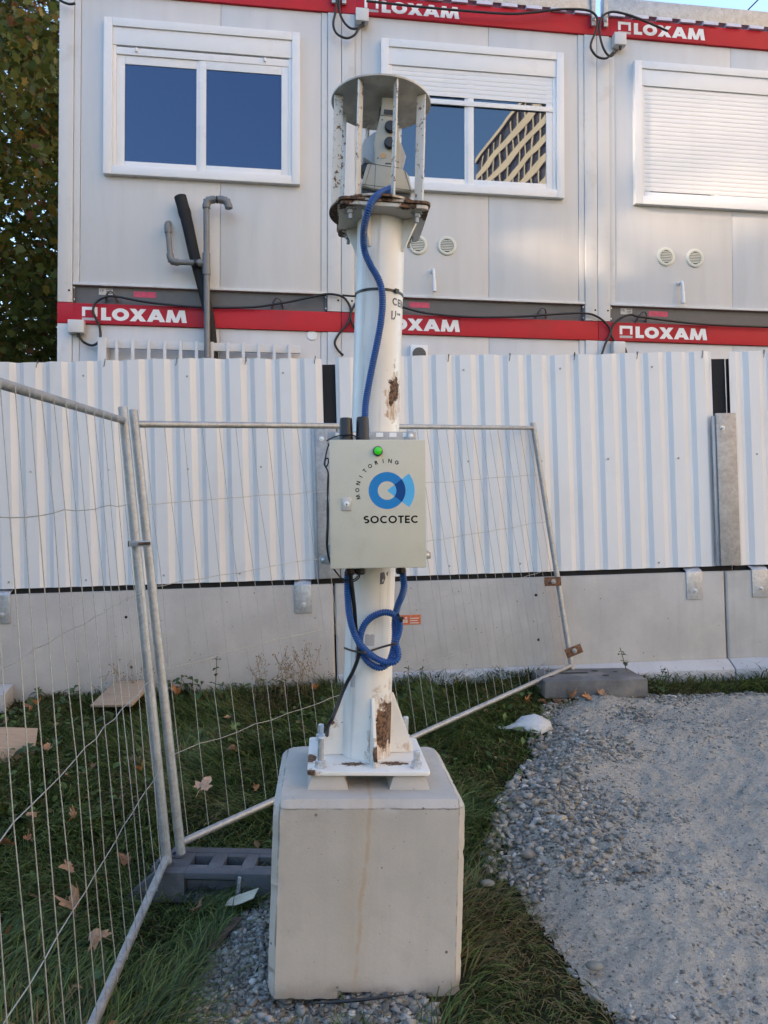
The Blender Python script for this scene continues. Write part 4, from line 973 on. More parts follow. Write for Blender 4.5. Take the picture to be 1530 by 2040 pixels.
# conduits and ties
blue_m = mat('conduit_blue', (.002, .072, .27), .38, var=.10, scale=30, spec=.6)
def path(pts): return spline([at(*p) for p in pts], 10)
mb = conduit(MB(), path([(786, 372, 2.58), (772, 379, 2.53), (757, 386, 2.485), (744, 397, 2.462), (735, 415, 2.452), (727, 445, 2.475), (724, 475, 2.515), (727, 502, 2.54), (738, 528, 2.535), (752, 552, 2.53), (760, 575, 2.53),
                         (762, 605, 2.53), (759, 640, 2.53), (752, 680, 2.53), (742, 728, 2.53), (733, 775, 2.53), (728, 810, 2.525), (727, 850, 2.52), (727, 905, 2.52)]), .0122)
solo('blue_conduit', mb, blue_m, 'blue corrugated conduit running down the pole from the total station', 'conduit', smooth=0)
def c6(x, y): return (640 + x / 5.464, 1120 + y / 5.464)
q = [(888, 90, 2.46), (890, 160, 2.46), (903, 260, 2.47), (880, 360, 2.49), (838, 460, 2.52), (812, 560, 2.545), (800, 660, 2.55), (802, 780, 2.548), (792, 900, 2.545), (765, 1020, 2.54), (722, 1105, 2.535), (640, 1148, 2.53), (545, 1112, 2.525), (470, 1030, 2.52), (428, 910, 2.515), (428, 800, 2.515), (468, 685, 2.52),
     (550, 598, 2.52), (670, 548, 2.517), (770, 560, 2.52), (838, 620, 2.525), (856, 700, 2.53), (838, 790, 2.53), (812, 870, 2.525), (832, 950, 2.525), (838, 1020, 2.52), (800, 1080, 2.513), (715, 1092, 2.508), (600, 1050, 2.503), (490, 965, 2.495), (400, 855, 2.49), (340, 720, 2.49), (305, 560, 2.475), (290, 400, 2.46), (286, 250, 2.45), (288, 90, 2.445)]
mb = conduit(MB(), path([(*c6(a, b), c) for a, b, c in q]), .0118)
solo('blue_conduit', mb, blue_m, 'blue corrugated conduit tied in a loop on the pole below the control box', 'conduit', smooth=0)
mb = MB(); q = [(318, 60, 2.43), (322, 150, 2.435), (342, 330, 2.45), (362, 520, 2.48), (374, 700, 2.515), (395, 850, 2.512), (408, 960, 2.505), (395, 1060, 2.52), (345, 1190, 2.545), (280, 1310, 2.56), (225, 1430, 2.56), (170, 1580, 2.55), (120, 1700, 2.53), (70, 1800, 2.56), (60, 1960, 2.66)]
mb.tube(path([(*c6(a, b), c) for a, b, c in q]), .0068, 10); solo('power_cable', mb, cable_m, 'black cable hanging from the control box down the left of the pole foot', 'cable', smooth=60)
def tie(z, tilt, label, tail=None, w_=.0045, rot=0):
    mb = MB(); pts = []
    for k in range(41):
        a = R(k * 9); pts.append(Vector((.0862 * math.sin(a), -.0862 * math.cos(a), z + tilt * .0862 * math.sin(a + rot))))
    n = len(pts)
    for i in range(n - 1):
        p, q = pts[i], pts[i + 1]; e = [Vector((v.x * .977, v.y * .977, v.z)) for v in (p, q)]; up_ = Vector((0, 0, w_))
        vs_ = [p - up_, q - up_, q + up_, p + up_, e[0] - up_, e[1] - up_, e[1] + up_, e[0] + up_]
        mb.add(vs_, [(0, 1, 2, 3), (4, 7, 6, 5), (3, 2, 6, 7), (0, 4, 5, 1)])
    mb.box(-.008, .008, -.094, -.0865, z - .007, z + .007, Matrix.Rotation(R(38), 4, 'Z'))
    if tail: mb.tube(spline([Vector(q) for q in tail], 5), .0035, 6)
    mb.v = [tuple(G @ Vector(v)) for v in mb.v]
    solo('cable_tie', mb, black_plastic, label, 'cable tie', smooth=40)
tie(2.262, 0, 'black cable tie round the pole above the faded stencil', [(-.082, -.01, 2.255), (-.10, -.02, 2.252), (-.13, -.03, 2.250)])
mb = MB(); pts = path([(*c6(245, 932), 2.56), (*c6(330, 962), 2.52), (*c6(420, 980), 2.488), (*c6(480, 982), 2.48), (*c6(540, 965), 2.515), (*c6(660, 925), 2.538), (*c6(780, 893), 2.512), (*c6(820, 884), 2.513)])
for a, b in zip(pts, pts[1:]):
    u_ = Vector((0, 0, .0035)); d_ = Vector((0, .002, 0)); mb.add([a - u_, b - u_, b + u_, a + u_, a - u_ + d_, b - u_ + d_, b + u_ + d_, a + u_ + d_], [(0, 1, 2, 3), (4, 7, 6, 5), (3, 2, 6, 7), (0, 4, 5, 1)])
solo('cable_tie', mb, mat('tie_brown', (.05, .04, .03), .5), 'dark strap tying the looped blue conduit to the pole', 'cable tie', smooth=40)
mb = MB(); c_ = at(*c6(856, 606), 2.515); mb.lathe([(.016, -.004), (.0165, 0), (.016, .004)], 14, Matrix.Translation(c_) @ Matrix.Rotation(R(60), 4, 'Y')); mb.box(-.005, .012, -.014, -.006, -.005, .005, Matrix.Translation(c_))
solo('cable_tie', mb, black_plastic, 'small black tie joining the two blue conduits beside the orange label', 'cable tie')

# ================================================================== MESH FENCES
tube_m = galv('fence_tube', (.40, .40, .395), .45, 16)
wire_m = galv('fence_wire', (.40, .39, .365), .5, 60)
def mesh_fence(label, A, B, Cc, D, posts, wires, seed, flat=0):
    """A top start, B top end, Cc bottom end, D bottom start"""
    rd = random.Random(seed); A, B, Cc, D = map(Vector, (A, B, Cc, D))
    base = D.copy(); t = thing('mesh_fence', label, 'fence', Matrix.Translation(base), 'temporary mesh fences')
    A, B, Cc, D = (q - base for q in (A, B, Cc, D))
    nrm = (B - A).cross(D - A).normalized()
    for a, b, e0, e1 in posts:
        a, b = (A, D) if a == 0 else (B, Cc); d = (b - a).normalized()
        MB().tube([a - d * e0, a + d * .3, b - d * .2, b + d * e1], .0205, 18).build('post', tube_m, t, 60)
    for a, b in ((A, B), (D, Cc)):
        d = (b - a).normalized(); MB().tube([a - d * 0 + d * .012, a + (b - a) * .3 + nrm * rd.uniform(-.004, .004), a + (b - a) * .66 + nrm * rd.uniform(-.004, .004), b - d * .012], .0158, 16).build('rail', tube_m, t, 60)
    def pt(f, g): return (A * (1 - f) + B * f) * (1 - g) + (D * (1 - f) + Cc * f) * g
    L = (B - A).length; ex = (B - A).normalized()
    jit = {}
    for k in range(wires):
        f = (k + .6) / (wires + .2); off = 0; pts = []
        for i in range(6):
            off += rd.uniform(-.010, .010) if 0 < i < 5 else 0
            jit[(k, i)] = (off, rd.uniform(-.004, .004))
            pts.append(pt(f, i / 5) + ex * off + nrm * (.019 + jit[(k, i)][1]))
        q = []
        for a, b in zip(pts, pts[1:]): q += [a, a + (b - a) * .12, a + (b - a) * .88]
        q.append(pts[-1]); MB().tube(q, .0016, 5, False).build('wire', wire_m, t, 60)
    for i in range(1, 5):
        pts = [pt(0, i / 5)] + [pt((k + .6) / (wires + .2), i / 5 + rd.uniform(-.003, .003)) + nrm * (.0165 + jit[(k, i)][1]) for k in range(wires)] + [pt(1, i / 5)]
        MB().tube(pts, .0017, 5, False).build('cross_wire', wire_m, t, 60)
    return t, base
fr_, fb = mesh_fence('slanted mesh fence panel behind the white pole, running back to the hoarding', (-1.131, 3.408, 1.925), (1.169, 5.875, 2.225), (1.423, 5.735, .401), (-.877, 3.257, .101),
                     [(0, 0, .065, .09), (1, 1, .04, .03)], 33, 3)
lt = at(247, 838, 3.31); lb_ = at(332, 1708, 3.17); dl = Vector((-.0667, .9963, .0544))
fl_, _ = mesh_fence('mesh fence panel at the left edge, running towards the viewer', lt, lt - dl * 3.4, lb_ - dl * 3.4, lb_, [(0, 0, .06, .05), (1, 1, .06, .05)], 33, 5)
rusty = paint_rust('rusty_clamp', (.20, .075, .035), [], general=.2)
for px, py, Yd, a in ((1100, 1158, 5.765, 2), (1142, 1296, 5.705, 22)):
    c = at(px, py, Yd); MX = Matrix.Translation(c - fb) @ Matrix.Rotation(R(-a), 4, 'Y')
    o = MB().box(-.064, .064, -.022, -.012, -.034, .034, MX).build('clamp_plate', rusty, fr_, 30, .002)
    MB().lathe([(.020, 0), (.020, .003), (.013, .0035), (.013, .012), (.006, .013), (.006, .024)], 6, MX @ Matrix.Translation((.006, -.022, 0)) @ Matrix.Rotation(R(90), 4, 'X')).build('bolt', zinc_grey, o, 20)
c = at(283, 1083, 3.25)
t = thing('fence_clamp', 'small steel clamp joining the two leaning fence posts', 'clamp', Matrix.Translation(c))
MB().box(-.05, .045, -.034, -.026, -.012, .012).build('strap', zinc_grey, t, 30, .002)
MB().box(-.05, -.043, -.034, .03, -.012, .012).build('strap_end', black_plastic, t, 30, .001)
o = MB().box(.0, .05, -.045, -.034, -.011, .013).build('lug', zinc, t, 30, .002)
mb = MB(); mb.tube([(.0, -.049, .001), (.05, -.047, .003)], .006, 8); mb.build('bolt', rusty, o)
# feet
plas = mat('foot_plastic', (.075, .078, .088), .6, var=.18, scale=6, dirt=(.17, .165, .16), dirt_amt=.6, dscale=7, bmp=.15, bscale=80)
p0 = at(318, 1722, 3.16)
t = thing('fence_footing', 'dark grey plastic fence foot with square holes, left of the concrete block', 'fence footing', Matrix.Translation((-1.07, 3.09, gz(-.8, 3.2) - .005)) @ Matrix.Rotation(R(-2.5), 4, 'Z'))
Lf, Wf, Hf = .80, .245, .125
def foot_prism(y0, y1, name, z0=0, z1=Hf, x0=0, x1=Lf, tap=.14):
    MB().prism([(x0, z0), (x0 + tap * .35, z0 + (z1 - z0) * .35), (x0 + tap, z1), (x1 - tap, z1), (x1, z0)], y0, y1, 'y').build(name, plas, t, 30, .007)
foot_prism(.045, Wf, 'lower_body', 0, .075)
for a, b, c, d in ((.105, .255, .05, .2), (.335, .395, .05, .2), (.475, .53, .05, .2), (.61, .70, .05, .2), (.2551, .3349, .05, .085), (.2551, .3349, .165, .2), (.3951, .4749, .05, .085), (.3951, .4749, .165, .2), (.5301, .6099, .05, .085), (.5301, .6099, .165, .2)):
    MB().box(a, b, c, d, .0751, Hf - .004).build('web', plas, t, 30, .004)
MB().prism([(.105, .0752), (.14, Hf), (Lf - .14, Hf), (Lf - .10, .0752)], Wf - .05, Wf, 'y').build('rear_wall', plas, t, 30, .006)
MB().prism([(0, 0), (.05, .05), (.14, Hf), (.26, Hf), (.26, 0)], 0, .052, 'y').build('front_wall', plas, t, 30, .007)
MB().prism([(.47, 0), (.47, Hf), (Lf - .14, Hf), (Lf, 0)], 0, .052, 'y').build('front_wall', plas, t, 30, .007)
MB().box(.258, .472, .002, .052, .0, .035).build('handle_sill', plas, t, 30, .004); MB().box(.258, .472, 0, .052, .098, Hf).build('handle_bar', plas, t, 30, .006)
for x in (.17, .205): pass
for x, y in ((.155, .075), (.185, .165)):
    MB().lathe([(.034, Hf - .003), (.034, Hf + .004), (.027, Hf + .0045), (.027, Hf - .02)], 20, Matrix.Translation((x, y, 0)), False).build('post_socket', plas, t, 30)
cf = mat('foot_concrete', (.125, .125, .125), .85, var=.25, scale=7, dirt=(.26, .23, .19), dirt_amt=.6, dscale=6, bmp=.4, bscale=60)
t = thing('fence_footing', 'flat grey fence foot with a slot and round holes, against the hoarding', 'fence footing', Matrix.Translation((1.46, 5.31, .25)) @ Matrix.Rotation(R(1), 4, 'Z') @ Matrix.Rotation(R(-.8), 4, 'Y'))
MB().box(-.33, .40, 0, .44, 0, .125).build('slab', cf, t, 30, .012)
hl = MB().prism([(-.16, .24), (.05, .24), (.05, .29), (-.16, .29)], .1255, .1262, 'z').build('slot', dark, t, 0)  # flat dark faces here stand in for the shade inside the holes
for x, y, r_ in ((.12, .33, .028), (.15, .16, .026), (-.25, .15, .022), (.26, .28, .018), (-.22, .35, .02)):
    MB().lathe([(r_, .1255), (r_, .1262)], 18, Matrix.Translation((x, y, 0))).build('socket', dark, t, 0)

# ================================================================== GRASS
grass_m = attr_mat('grass_blade', .55, .35, trans=.25)
def is_free(x, y):
    ii = inside(x, y, GP); ii &= ~((edge_dist(x, y, GP) < .06) & (rng.uniform(size=len(x)) < .5))
    return ~ii & ~((np.abs(x + .09) < .33) & (np.abs(y - 2.64) < .33)) & (y < 5.86 + x * .063)
def grass(n, box, name, label, dens=None):
    x = rng.uniform(box[0], box[1], n); y = rng.uniform(box[2], box[3], n)
    k = is_free(x, y)
    if dens is not None: k &= rng.uniform(size=n) < dens(x, y)
    x, y = x[k], y[k]; n = len(x)
    sp_ = inside(x, y, SP); ed = np.minimum(edge_dist(x, y, GP), 1)
    k = ~sp_ | (rng.uniform(size=n) < .04); x, y, ed = x[k], y[k], ed[k]; n = len(x)
    flow = 6.3 * vnoise(x * .9 + 3, y * .9, 41) + 3.5 * vnoise(x * 3.2, y * 3.2, 42) + rng.normal(0, .55, n)
    clump = vnoise(x * 4.5, y * 4.5, 43) * .6 + vnoise(x * 11, y * 11, 44) * .4
    dry = sstep(.45, .75, vnoise(x * 2.3, y * 2.3, 45)) * .35 + 1.0 * np.exp(-((x - .47) ** 2 / .05 + (y - 2.72) ** 2 / .12)) + .9 * np.exp(-((x - .62) ** 2 / .03 + (y - 2.25) ** 2 / .03)) + .7 * np.exp(-((x + .7) ** 2 / .08 + (y - 5.6) ** 2 / .05))
    L = rng.uniform(.08, .21, n) * (.5 + .85 * clump) * np.where(ed < .06, .6, 1) * (1 - .35 * np.clip(dry, 0, 1))
    wd = rng.uniform(.0018, .0040, n) * (1 + .25 * (y > 3.5))
    e0 = rng.uniform(.75, 1.45, n); e1 = rng.uniform(-.9, .35, n) - .3 * (1 - clump)
    S = 5; t = np.linspace(0, 1, S)
    ang = e0[:, None] + (e1 - e0)[:, None] * t[None] ** .8
    seg = L[:, None] / (S - 1)
    h = np.concatenate([np.zeros((n, 1)), np.cumsum(np.cos(ang[:, :-1]) * seg, 1)], 1); v = np.concatenate([np.zeros((n, 1)), np.cumsum(np.sin(ang[:, :-1]) * seg, 1)], 1)
    fl2 = flow[:, None] + rng.normal(0, .35, n)[:, None] * t[None]
    cx = x[:, None] + h * np.cos(fl2); cy = y[:, None] + h * np.sin(fl2); base = ground(x, y)
    cz = np.maximum(base[:, None] - .006 + v, ground(cx, cy) + .004 + .02 * clump[:, None] * t[None])
    tw_ = flow + math.pi / 2 + rng.normal(0, .5, n); ww = wd[:, None] * (1 - t[None] ** 1.6 * .92)
    ox = np.cos(tw_)[:, None] * ww; oy = np.sin(tw_)[:, None] * ww
    V = np.stack([np.stack([cx - ox, cy - oy, cz], -1), np.stack([cx + ox, cy + oy, cz], -1)], 2).reshape(n, S * 2, 3)
    q = np.array([(2 * i, 2 * i + 1, 2 * i + 3, 2 * i + 2) for i in range(S - 1)])
    F = (np.arange(n)[:, None, None] * S * 2 + q[None]).reshape(-1, 4)
    b = rng.uniform(0, 1, n)[:, None]
    green = np.array([.026, .052, .012]) * (1 - b ** 1.5) + np.array([.16, .225, .055]) * b ** 1.5
    yel = np.array([.14, .16, .04]); straw = np.array([.26, .19, .085]) * rng.uniform(.6, 1.1, (n, 1))
    c = np.where(rng.uniform(size=(n, 1)) < .12, yel * rng.uniform(.6, 1, (n, 1)), green)
    c = np.where(rng.uniform(size=(n, 1)) < (.05 + .55 * np.clip(dry, 0, 1))[:, None], straw * .85, c)
    tip = (t[None, :, None] ** 2 * .25 + .9)
    c = (c[:, None, :] * tip).repeat(2, 1).reshape(-1, 3)
    o = np_obj(name, V.reshape(-1, 3), F, grass_m, c, True); return tag(o, label, 'grass', kind='stuff')
grass(24000, (-3.4, 1.3, .3, 1.75), 'grass', 'grass nearer the viewer than the concrete block')
grass(105000, (-2.6, 1.9, 1.75, 5.95), 'grass', 'long matted green grass growing round the concrete block and along the hoarding')
grass(26000, (-5.5, -2.4, 1.2, 5.95), 'grass', 'long grass beyond the left mesh fence')
grass(9000, (1.4, 5.5, 5.3, 6.2), 'grass', 'strip of grass between the gravel and the hoarding', lambda x, y: np.where(y > 5.42, 1, 0))

# ================================================================== WEEDS, LEAVES, LITTER
leaf_green = attr_mat('weed_leaf', .5, .35, trans=.25)
stem_m = mat('weed_stem', (.06, .09, .03), .6, var=.2)
dry_m = mat('dry_stem', (.22, .15, .08), .8, var=.3, scale=40)
def leaf_pts(L, W, droop=.25):
    """rows of (left, mid, right) of a folded leaf along +X"""
    rows = []
    for i in range(6):
        t = i / 5; w_ = W * math.sin(math.pi * (t * .93 + .03)) ** .8; z = L * (.18 * math.sin(t * 2.2) - droop * t * t)
        rows += [(L * t, -w_, z + w_ * .25), (L * t, 0, z), (L * t, w_, z + w_ * .25)]
    return rows
def weed(name, label, x, y, h, pairs, lL, lW, colr, seed, lean=(.02, .0), cat='weed', group=None, droop=.3):
    rd = random.Random(seed); z0 = gz(x, y); t = thing(name, label, cat, Matrix.Translation((x, y, z0)), group)
    st = spline([(0, 0, -.01), (lean[0] * .4, lean[1] * .4, h * .5), (lean[0], lean[1], h)], 6); MB().tube(st, .0028, 6).build('stem', stem_m, t)
    for i in range(pairs):
        f = .12 + .86 * i / max(1, pairs - 1); p = st[min(len(st) - 1, int(f * (len(st) - 1)))]; a0 = rd.uniform(0, 6.28) if i % 2 == 0 else a0 + 1.57
        s = (1 - .55 * f) * rd.uniform(.8, 1.15)
        for da in (0, math.pi):
            V = leaf_pts(lL * s, lW * s, droop); MX = Matrix.Translation(p) @ Matrix.Rotation(a0 + da + rd.uniform(-.25, .25), 4, 'Z') @ Matrix.Rotation(rd.uniform(-.5, .25), 4, 'Y') @ Matrix.Rotation(rd.uniform(-.3, .3), 4, 'X')
            mb = MB(); mb.add(V, [(3 * k + j, 3 * k + j + 1, 3 * k + j + 4, 3 * k + j + 3) for k in range(5) for j in (0, 1)], MX)
            o = mb.build('leaf', leaf_green, t, 60); c = np.ones((len(V), 4), np.float32); c[:, :3] = np.array(colr) * rd.uniform(.75, 1.3)
            at_ = o.data.color_attributes.new('Col', 'FLOAT_COLOR', 'POINT'); at_.data.foreach_set('color', c.ravel())
    return t
dg = (.035, .085, .025)
x, y = foot(444, 1392); weed('nettle', 'tall thin nettle standing alone against the concrete left of the pole', x, 5.55, .36, 6, .085, .022, dg, 1, (.015, 0))
x, y = foot(412, 1392); weed('nettle', 'shorter broad leaved weed just left of the tall nettle', x, 5.5, .20, 3, .10, .035, dg, 2, (.03, 0))
weed('nettle', 'bushy nettle at the right edge of the pole, below the tied conduit', .155, 5.35, .30, 7, .07, .02, dg, 3)
weed('nettle', 'nettle with its tip beside the bushy one, right of the pole', .25, 5.45, .27, 6, .075, .02, (.04, .10, .03), 4, (.03, 0))
weed('creeping_weed', 'dark leafy weed growing round the corner of the flat fence foot', 1.83, 5.62, .32, 8, .07, .026, (.03, .07, .02), 5, (-.08, -.02))
weed('creeping_weed', 'low leafy weed spilling between the flat fence foot and the grass strip', 1.98, 5.52, .22, 7, .09, .03, (.04, .085, .025), 6, (.06, -.04))
BL = ['at the left edge, above the tilted board', 'just right of the pale stone block', 'between the stone block and the flat board, nearer the viewer', 'close to the concrete, left of the flat board', 'tucked against the left side of the flat board',
      'behind the flat board, against the concrete', 'growing just behind the two fence posts', 'next to the orange leaf right of the fence posts', 'tallest by the concrete, left of the nettles', 'under the thin lone nettle',
      'small, below the left corner of the flat board', 'small, between the flat board and the tilted board', 'small, at the right of the tilted board', 'low in the grass at the left edge, under the tilted board']
k = 0
for (px, py, h) in ((30, 1440, .10), (75, 1400, .12), (120, 1425, .12), (160, 1400, .13), (210, 1450, .10), (255, 1380, .14), (300, 1390, .16), (340, 1400, .17), (372, 1385, .2), (395, 1370, .18), (160, 1460, .1), (110, 1500, .09), (50, 1520, .1), (20, 1660, .08)):
    x, y = foot(px, py); k += 1
    weed('broad_leaf_weed', 'broad leaved green weed ' + BL[k - 1], x, min(y, 5.6), h, 4, .13, .045, (.04 + .01 * (k % 3), .085, .03), 20 + k, group='broad leaved weeds below the concrete', droop=.5)
def dry_tuft(x, y, h, n, seed, label):
    rd = random.Random(seed); mb = MB(); z0 = gz(x, y)
    for i in range(n):
        a = rd.uniform(0, 6.28); l = rd.uniform(.1, .5) * h; hh = h * rd.uniform(.5, 1.05); xx, yy = x + rd.uniform(-.22, .22), y + rd.uniform(-.06, .06)
        p = spline([(xx, yy, z0), (xx + l * .3 * math.cos(a), yy + l * .1 * math.sin(a), z0 + hh * .6), (xx + l * math.cos(a), yy + l * .25 * math.sin(a), z0 + hh)], 4)
        mb.tube(p, .0012, 4, False)
        for j in range(6):
            q = p[-1 - rd.randint(0, 3)] + Vector((rd.uniform(-.03, .03), rd.uniform(-.02, .02), rd.uniform(-.02, .03))); mb.tube([p[-2], q], .0008, 3, False)
            mb.box(-.003, .003, -.003, .003, -.003, .004, Matrix.Translation(q))
    solo('dry_weed', mb, dry_m, label, 'dry weed', smooth=0)
dry_tuft(-.78, 5.6, .33, 26, 3, 'brown dried weed stalks against the concrete left of the pole')
dry_tuft(-.55, 5.55, .40, 16, 4, 'taller dried seed stalks standing nearest to the pole')
dry_tuft(-1.9, 5.55, .30, 18, 5, 'reddish dried twigs at the foot of the concrete behind the fence posts')
# fallen maple leaves
leaf_m = {}
for nm, c in (('tan', (.36, .19, .10)), ('brown', (.22, .10, .05)), ('orange', (.40, .16, .055)), ('pale', (.46, .27, .17)), ('green', (.16, .22, .05))):
    leaf_m[nm] = mat('maple_leaf_' + nm, c, .7, var=.3, scale=30, dirt=(.10, .05, .03), dirt_amt=.5, dscale=40, bmp=.3, bscale=120)
def maple_mesh(seed, curl):
    rd = random.Random(seed); out = []
    for a, r_ in ((-90, .10), (-60, .42), (-40, .38), (-20, .78), (-5, .66), (2, .60), (14, .95), (26, .72), (42, .52), (56, .80), (68, .82), (90, 1.12), (112, .82), (124, .80), (138, .52), (154, .72), (166, .95), (178, .60), (185, .66), (200, .78), (220, .38), (240, .42)):
        rr_ = r_ * .055 * rd.uniform(.9, 1.1); out.append((rr_ * math.cos(R(a)), rr_ * math.sin(R(a))))
    V = [(0, 0, .0)] + [(x * .5, y * .5, 0) for x, y in out] + [(x, y, 0) for x, y in out]; n = len(out)
    V = [(x, y, curl * (x * x * 9 + .5 * y * y * 9) + .008 * math.sin(x * 90 + seed) * math.cos(y * 70) + .004) for x, y, z in V]
    F = [(0, 1 + i, 1 + (i + 1) % n) for i in range(n)] + [(1 + i, 1 + n + i, 1 + n + (i + 1) % n, 1 + (i + 1) % n) for i in range(n)]
    mb = MB(); mb.add(V, F); mb.tube([(0, 0, .004), (.004, -.03, .006), (.012, -.055, .002)], .0011, 4); return mb
LV = [(403, 1602, 1.25, 'pale', 'large flat pale maple leaf behind the mesh, just left of the concrete block'), (629, 1388, .8, 'orange', 'orange maple leaf in the grass nearest to the pole, above the block'),
      (463, 1520, .7, 'brown', 'brown maple leaf between the fence posts and the block, above the large pale leaf'), (355, 1405, 1.0, 'orange', 'orange brown leaf just right of the fence posts, below the concrete'),
      (130, 1577, 1.1, 'tan', 'curled tan leaf on the grass behind the left mesh, below the plank'), (92, 1523, .8, 'tan', 'tan leaf beside the plank at the left edge'), (200, 1915, 1.0, 'tan', 'curled tan leaf lowest in the grass behind the left mesh'),
      (152, 1852, 1.0, 'tan', 'tan leaf on dark grass above the lowest curled leaf'), (138, 1770, .85, 'tan', 'upright tan leaf crossed by a thick diagonal wire'), (393, 1857, .7, 'brown', 'small brown leaf on the dark grass in front of the plastic fence foot'),
      (68, 1655, .6, 'tan', 'small tan leaf left of another near the fence bottom'), (148, 1665, .6, 'tan', 'small pointed tan leaf in mid grass behind the left mesh'), (14, 1722, .9, 'brown', 'brown leaf at the left edge of the grass'),
      (58, 1712, .55, 'brown', 'small brown leaf next to the one at the left edge'), (115, 1468, .55, 'tan', 'small tan leaf between the two planks'), (281, 1565, .6, 'orange', 'small orange leaf seen through the wires beside the fence post'),
      (453, 1455, .5, 'tan', 'tiny tan leaf in the grass above a pale green one'), (465, 1478, .6, 'green', 'pale green leaf in the grass left of the pole'), (60, 1430, .9, 'brown', 'brown leaf among weeds at the left edge, under the concrete'),
      (75, 1428, .7, 'orange', 'orange leaf overlapping the brown one among the weeds'), (250, 1755, .8, 'brown', 'brown leaf at the tip of the plastic fence foot'), (510, 1605, .5, 'orange', 'orange leaf beside the slanting bottom rail near the block'),
      (1110, 1388, .9, 'brown', 'brown leaf under the left end of the flat fence foot'), (1140, 1386, .9, 'tan', 'tan leaf in front of the flat fence foot, second from the left'), (1172, 1382, .9, 'orange', 'orange leaf in the middle of the pile before the flat foot'),
      (1200, 1380, .8, 'tan', 'tan leaf under the right part of the flat fence foot'), (1085, 1390, .8, 'brown', 'brown leaf in the grass left of the flat fence foot'), (1048, 1428, .6, 'orange', 'orange leaf on top of the white plastic bag'),
      (300, 1408, .6, 'orange', 'orange leaf on the wooden board behind the fence posts'), (185, 1560, .5, 'brown', 'tiny brown leaf between two tan ones behind the left mesh')]
vari = [maple_mesh(s, c).mesh('maple_leaf', 40) for s, c in ((1, .5), (2, 2.2), (3, -1.2), (4, 3.5))]
for i, (px, py, s, cname, label) in enumerate(LV):
    x, y = foot(px, py); y = min(y, 5.55); me = vari[i % 4 if i else 0].copy(); me.materials.clear(); me.materials.append(leaf_m[cname])
    o = bpy.data.objects.new('maple_leaf', me); col.objects.link(o)
    o.location = (x, y, gz(x, y) + (.085 if py < 1370 or px < 900 else .10)); o.scale = (s, s, s)
    if 1080 < px < 1210: x, y = at(px, py, 5.25).x, 5.25 + .02 * (i % 3); o.location = (x, y, gz(x, y) + .035)
    if px == 1048: o.location = (x, y, gz(x, y) + .10)
    o.rotation_euler = (random.uniform(.15, .75), random.uniform(-.5, .5), random.uniform(0, 6.28)) if i else (.45, .05, -.5)
    tag(o, label, 'leaf', 'fallen maple leaves')
# boards, bag, scraps
wood = mat('board_wood', (.36, .25, .17), .7, var=.12, scale=3, sx=2, sy=20, dirt=(.2, .14, .1), dirt_amt=.4, dscale=8)
def board(px, py, w_, d_, h_, rz, tilt, m_, label, name='board', dz=.06):
    x, y = foot(px, py); y = min(y, 5.5)
    o = MB().box(-w_ / 2, w_ / 2, -d_ / 2, d_ / 2, 0, h_).build(name, m_, None, 30, .003); o.location = (x, y, gz(x, y) + dz); o.rotation_euler = (R(tilt[0]), R(tilt[1]), R(rz)); tag(o, label, 'board')
board(246, 1425, .32, .34, .018, -12, (18, -4), wood, 'flat brown board lying in the weeds behind the two fence posts', dz=.15)
board(8, 1515, .34, .30, .02, 24, (34, 8), wood, 'brown board tilted in the grass at the left edge', dz=.07)
board(2, 1405, .22, .20, .14, 10, (10, 0), conc_foot, 'pale stone block at the left edge against the concrete', 'stone_block', .02)
wh = mat('white_sack', (.50, .50, .49), .6, var=.1, scale=10, dirt=(.33, .30, .26), dirt_amt=.5, dscale=9)
x, y = foot(1048, 1462); mb = MB()
prof = [(-.16, .004), (-.11, .012), (-.06, .03), (.0, .055), (.06, .07), (.10, .062), (.14, .03), (.155, .004)]
for i, (a, h) in enumerate(prof):
    for j in range(7):
        u_ = j / 6 * math.pi; mb.v.append((a + .02 * math.sin(j * 2 + i), -math.cos(u_) * (h * 1.4 + .012) + .03 * a * i / 8 - (.10 * max(0, a) if j < 4 else 0), math.sin(u_) * h * 1.25 + .006 * math.sin(i * 2.3 + j * 1.7)))
mb.f = [(7 * i + j, 7 * i + j + 1, 7 * i + j + 8, 7 * i + j + 7) for i in range(7) for j in range(6)] + [tuple(range(7)), tuple(range(55, 48, -1))]
mb.v = [(a + x, b + y, c + gz(x, y) + .035) for a, b, c in mb.v]; solo('plastic_bag', mb, wh, 'crumpled whitish bag at the gravel edge right of the fence rail', 'bag', smooth=60)
x, y = foot(482, 1822); z = gz(x, y) + .05
mb = MB(); mb.add([(-.06, -.03, 0), (-.01, -.045, .012), (.05, -.03, .03), (.062, .02, .045), (.0, .03, .02), (-.055, .02, .005)], [(0, 1, 4, 5), (1, 2, 3, 4)])
mb.v = [(a + x, b + y, c + z) for a, b, c in mb.v] + [(a + x, b + y, c + z - .003) for a, b, c in mb.v]; mb.f += [tuple(i + 6 for i in f[::-1]) for f in mb.f]
mb.f += [(i, (i + 1) % 6, 6 + (i + 1) % 6, 6 + i) for i in range(6)]
solo('card_scrap', mb, mat('scrap_cream', (.48, .44, .34), .6, var=.12, scale=20), 'folded cream scrap lying on the gravel left of the block', 'litter', smooth=0)
x, y = foot(470, 1815); mb = MB(); mb.lathe([(.011, 0), (.011, .012), (.007, .013), (.007, .065)], 8, Matrix.Translation((x, y + .04, gz(x, y) + .05)) @ Matrix.Rotation(R(6), 4, 'Y'))
solo('loose_bolt', mb, bolt_m, 'loose bolt standing upright behind the cream scrap', 'bolt')
a = Vector((*foot(418, 1915), 0)); b = Vector((*foot(476, 1850), 0)); a.z = gz(a.x, a.y) + .035; b.z = gz(b.x, b.y) + .04
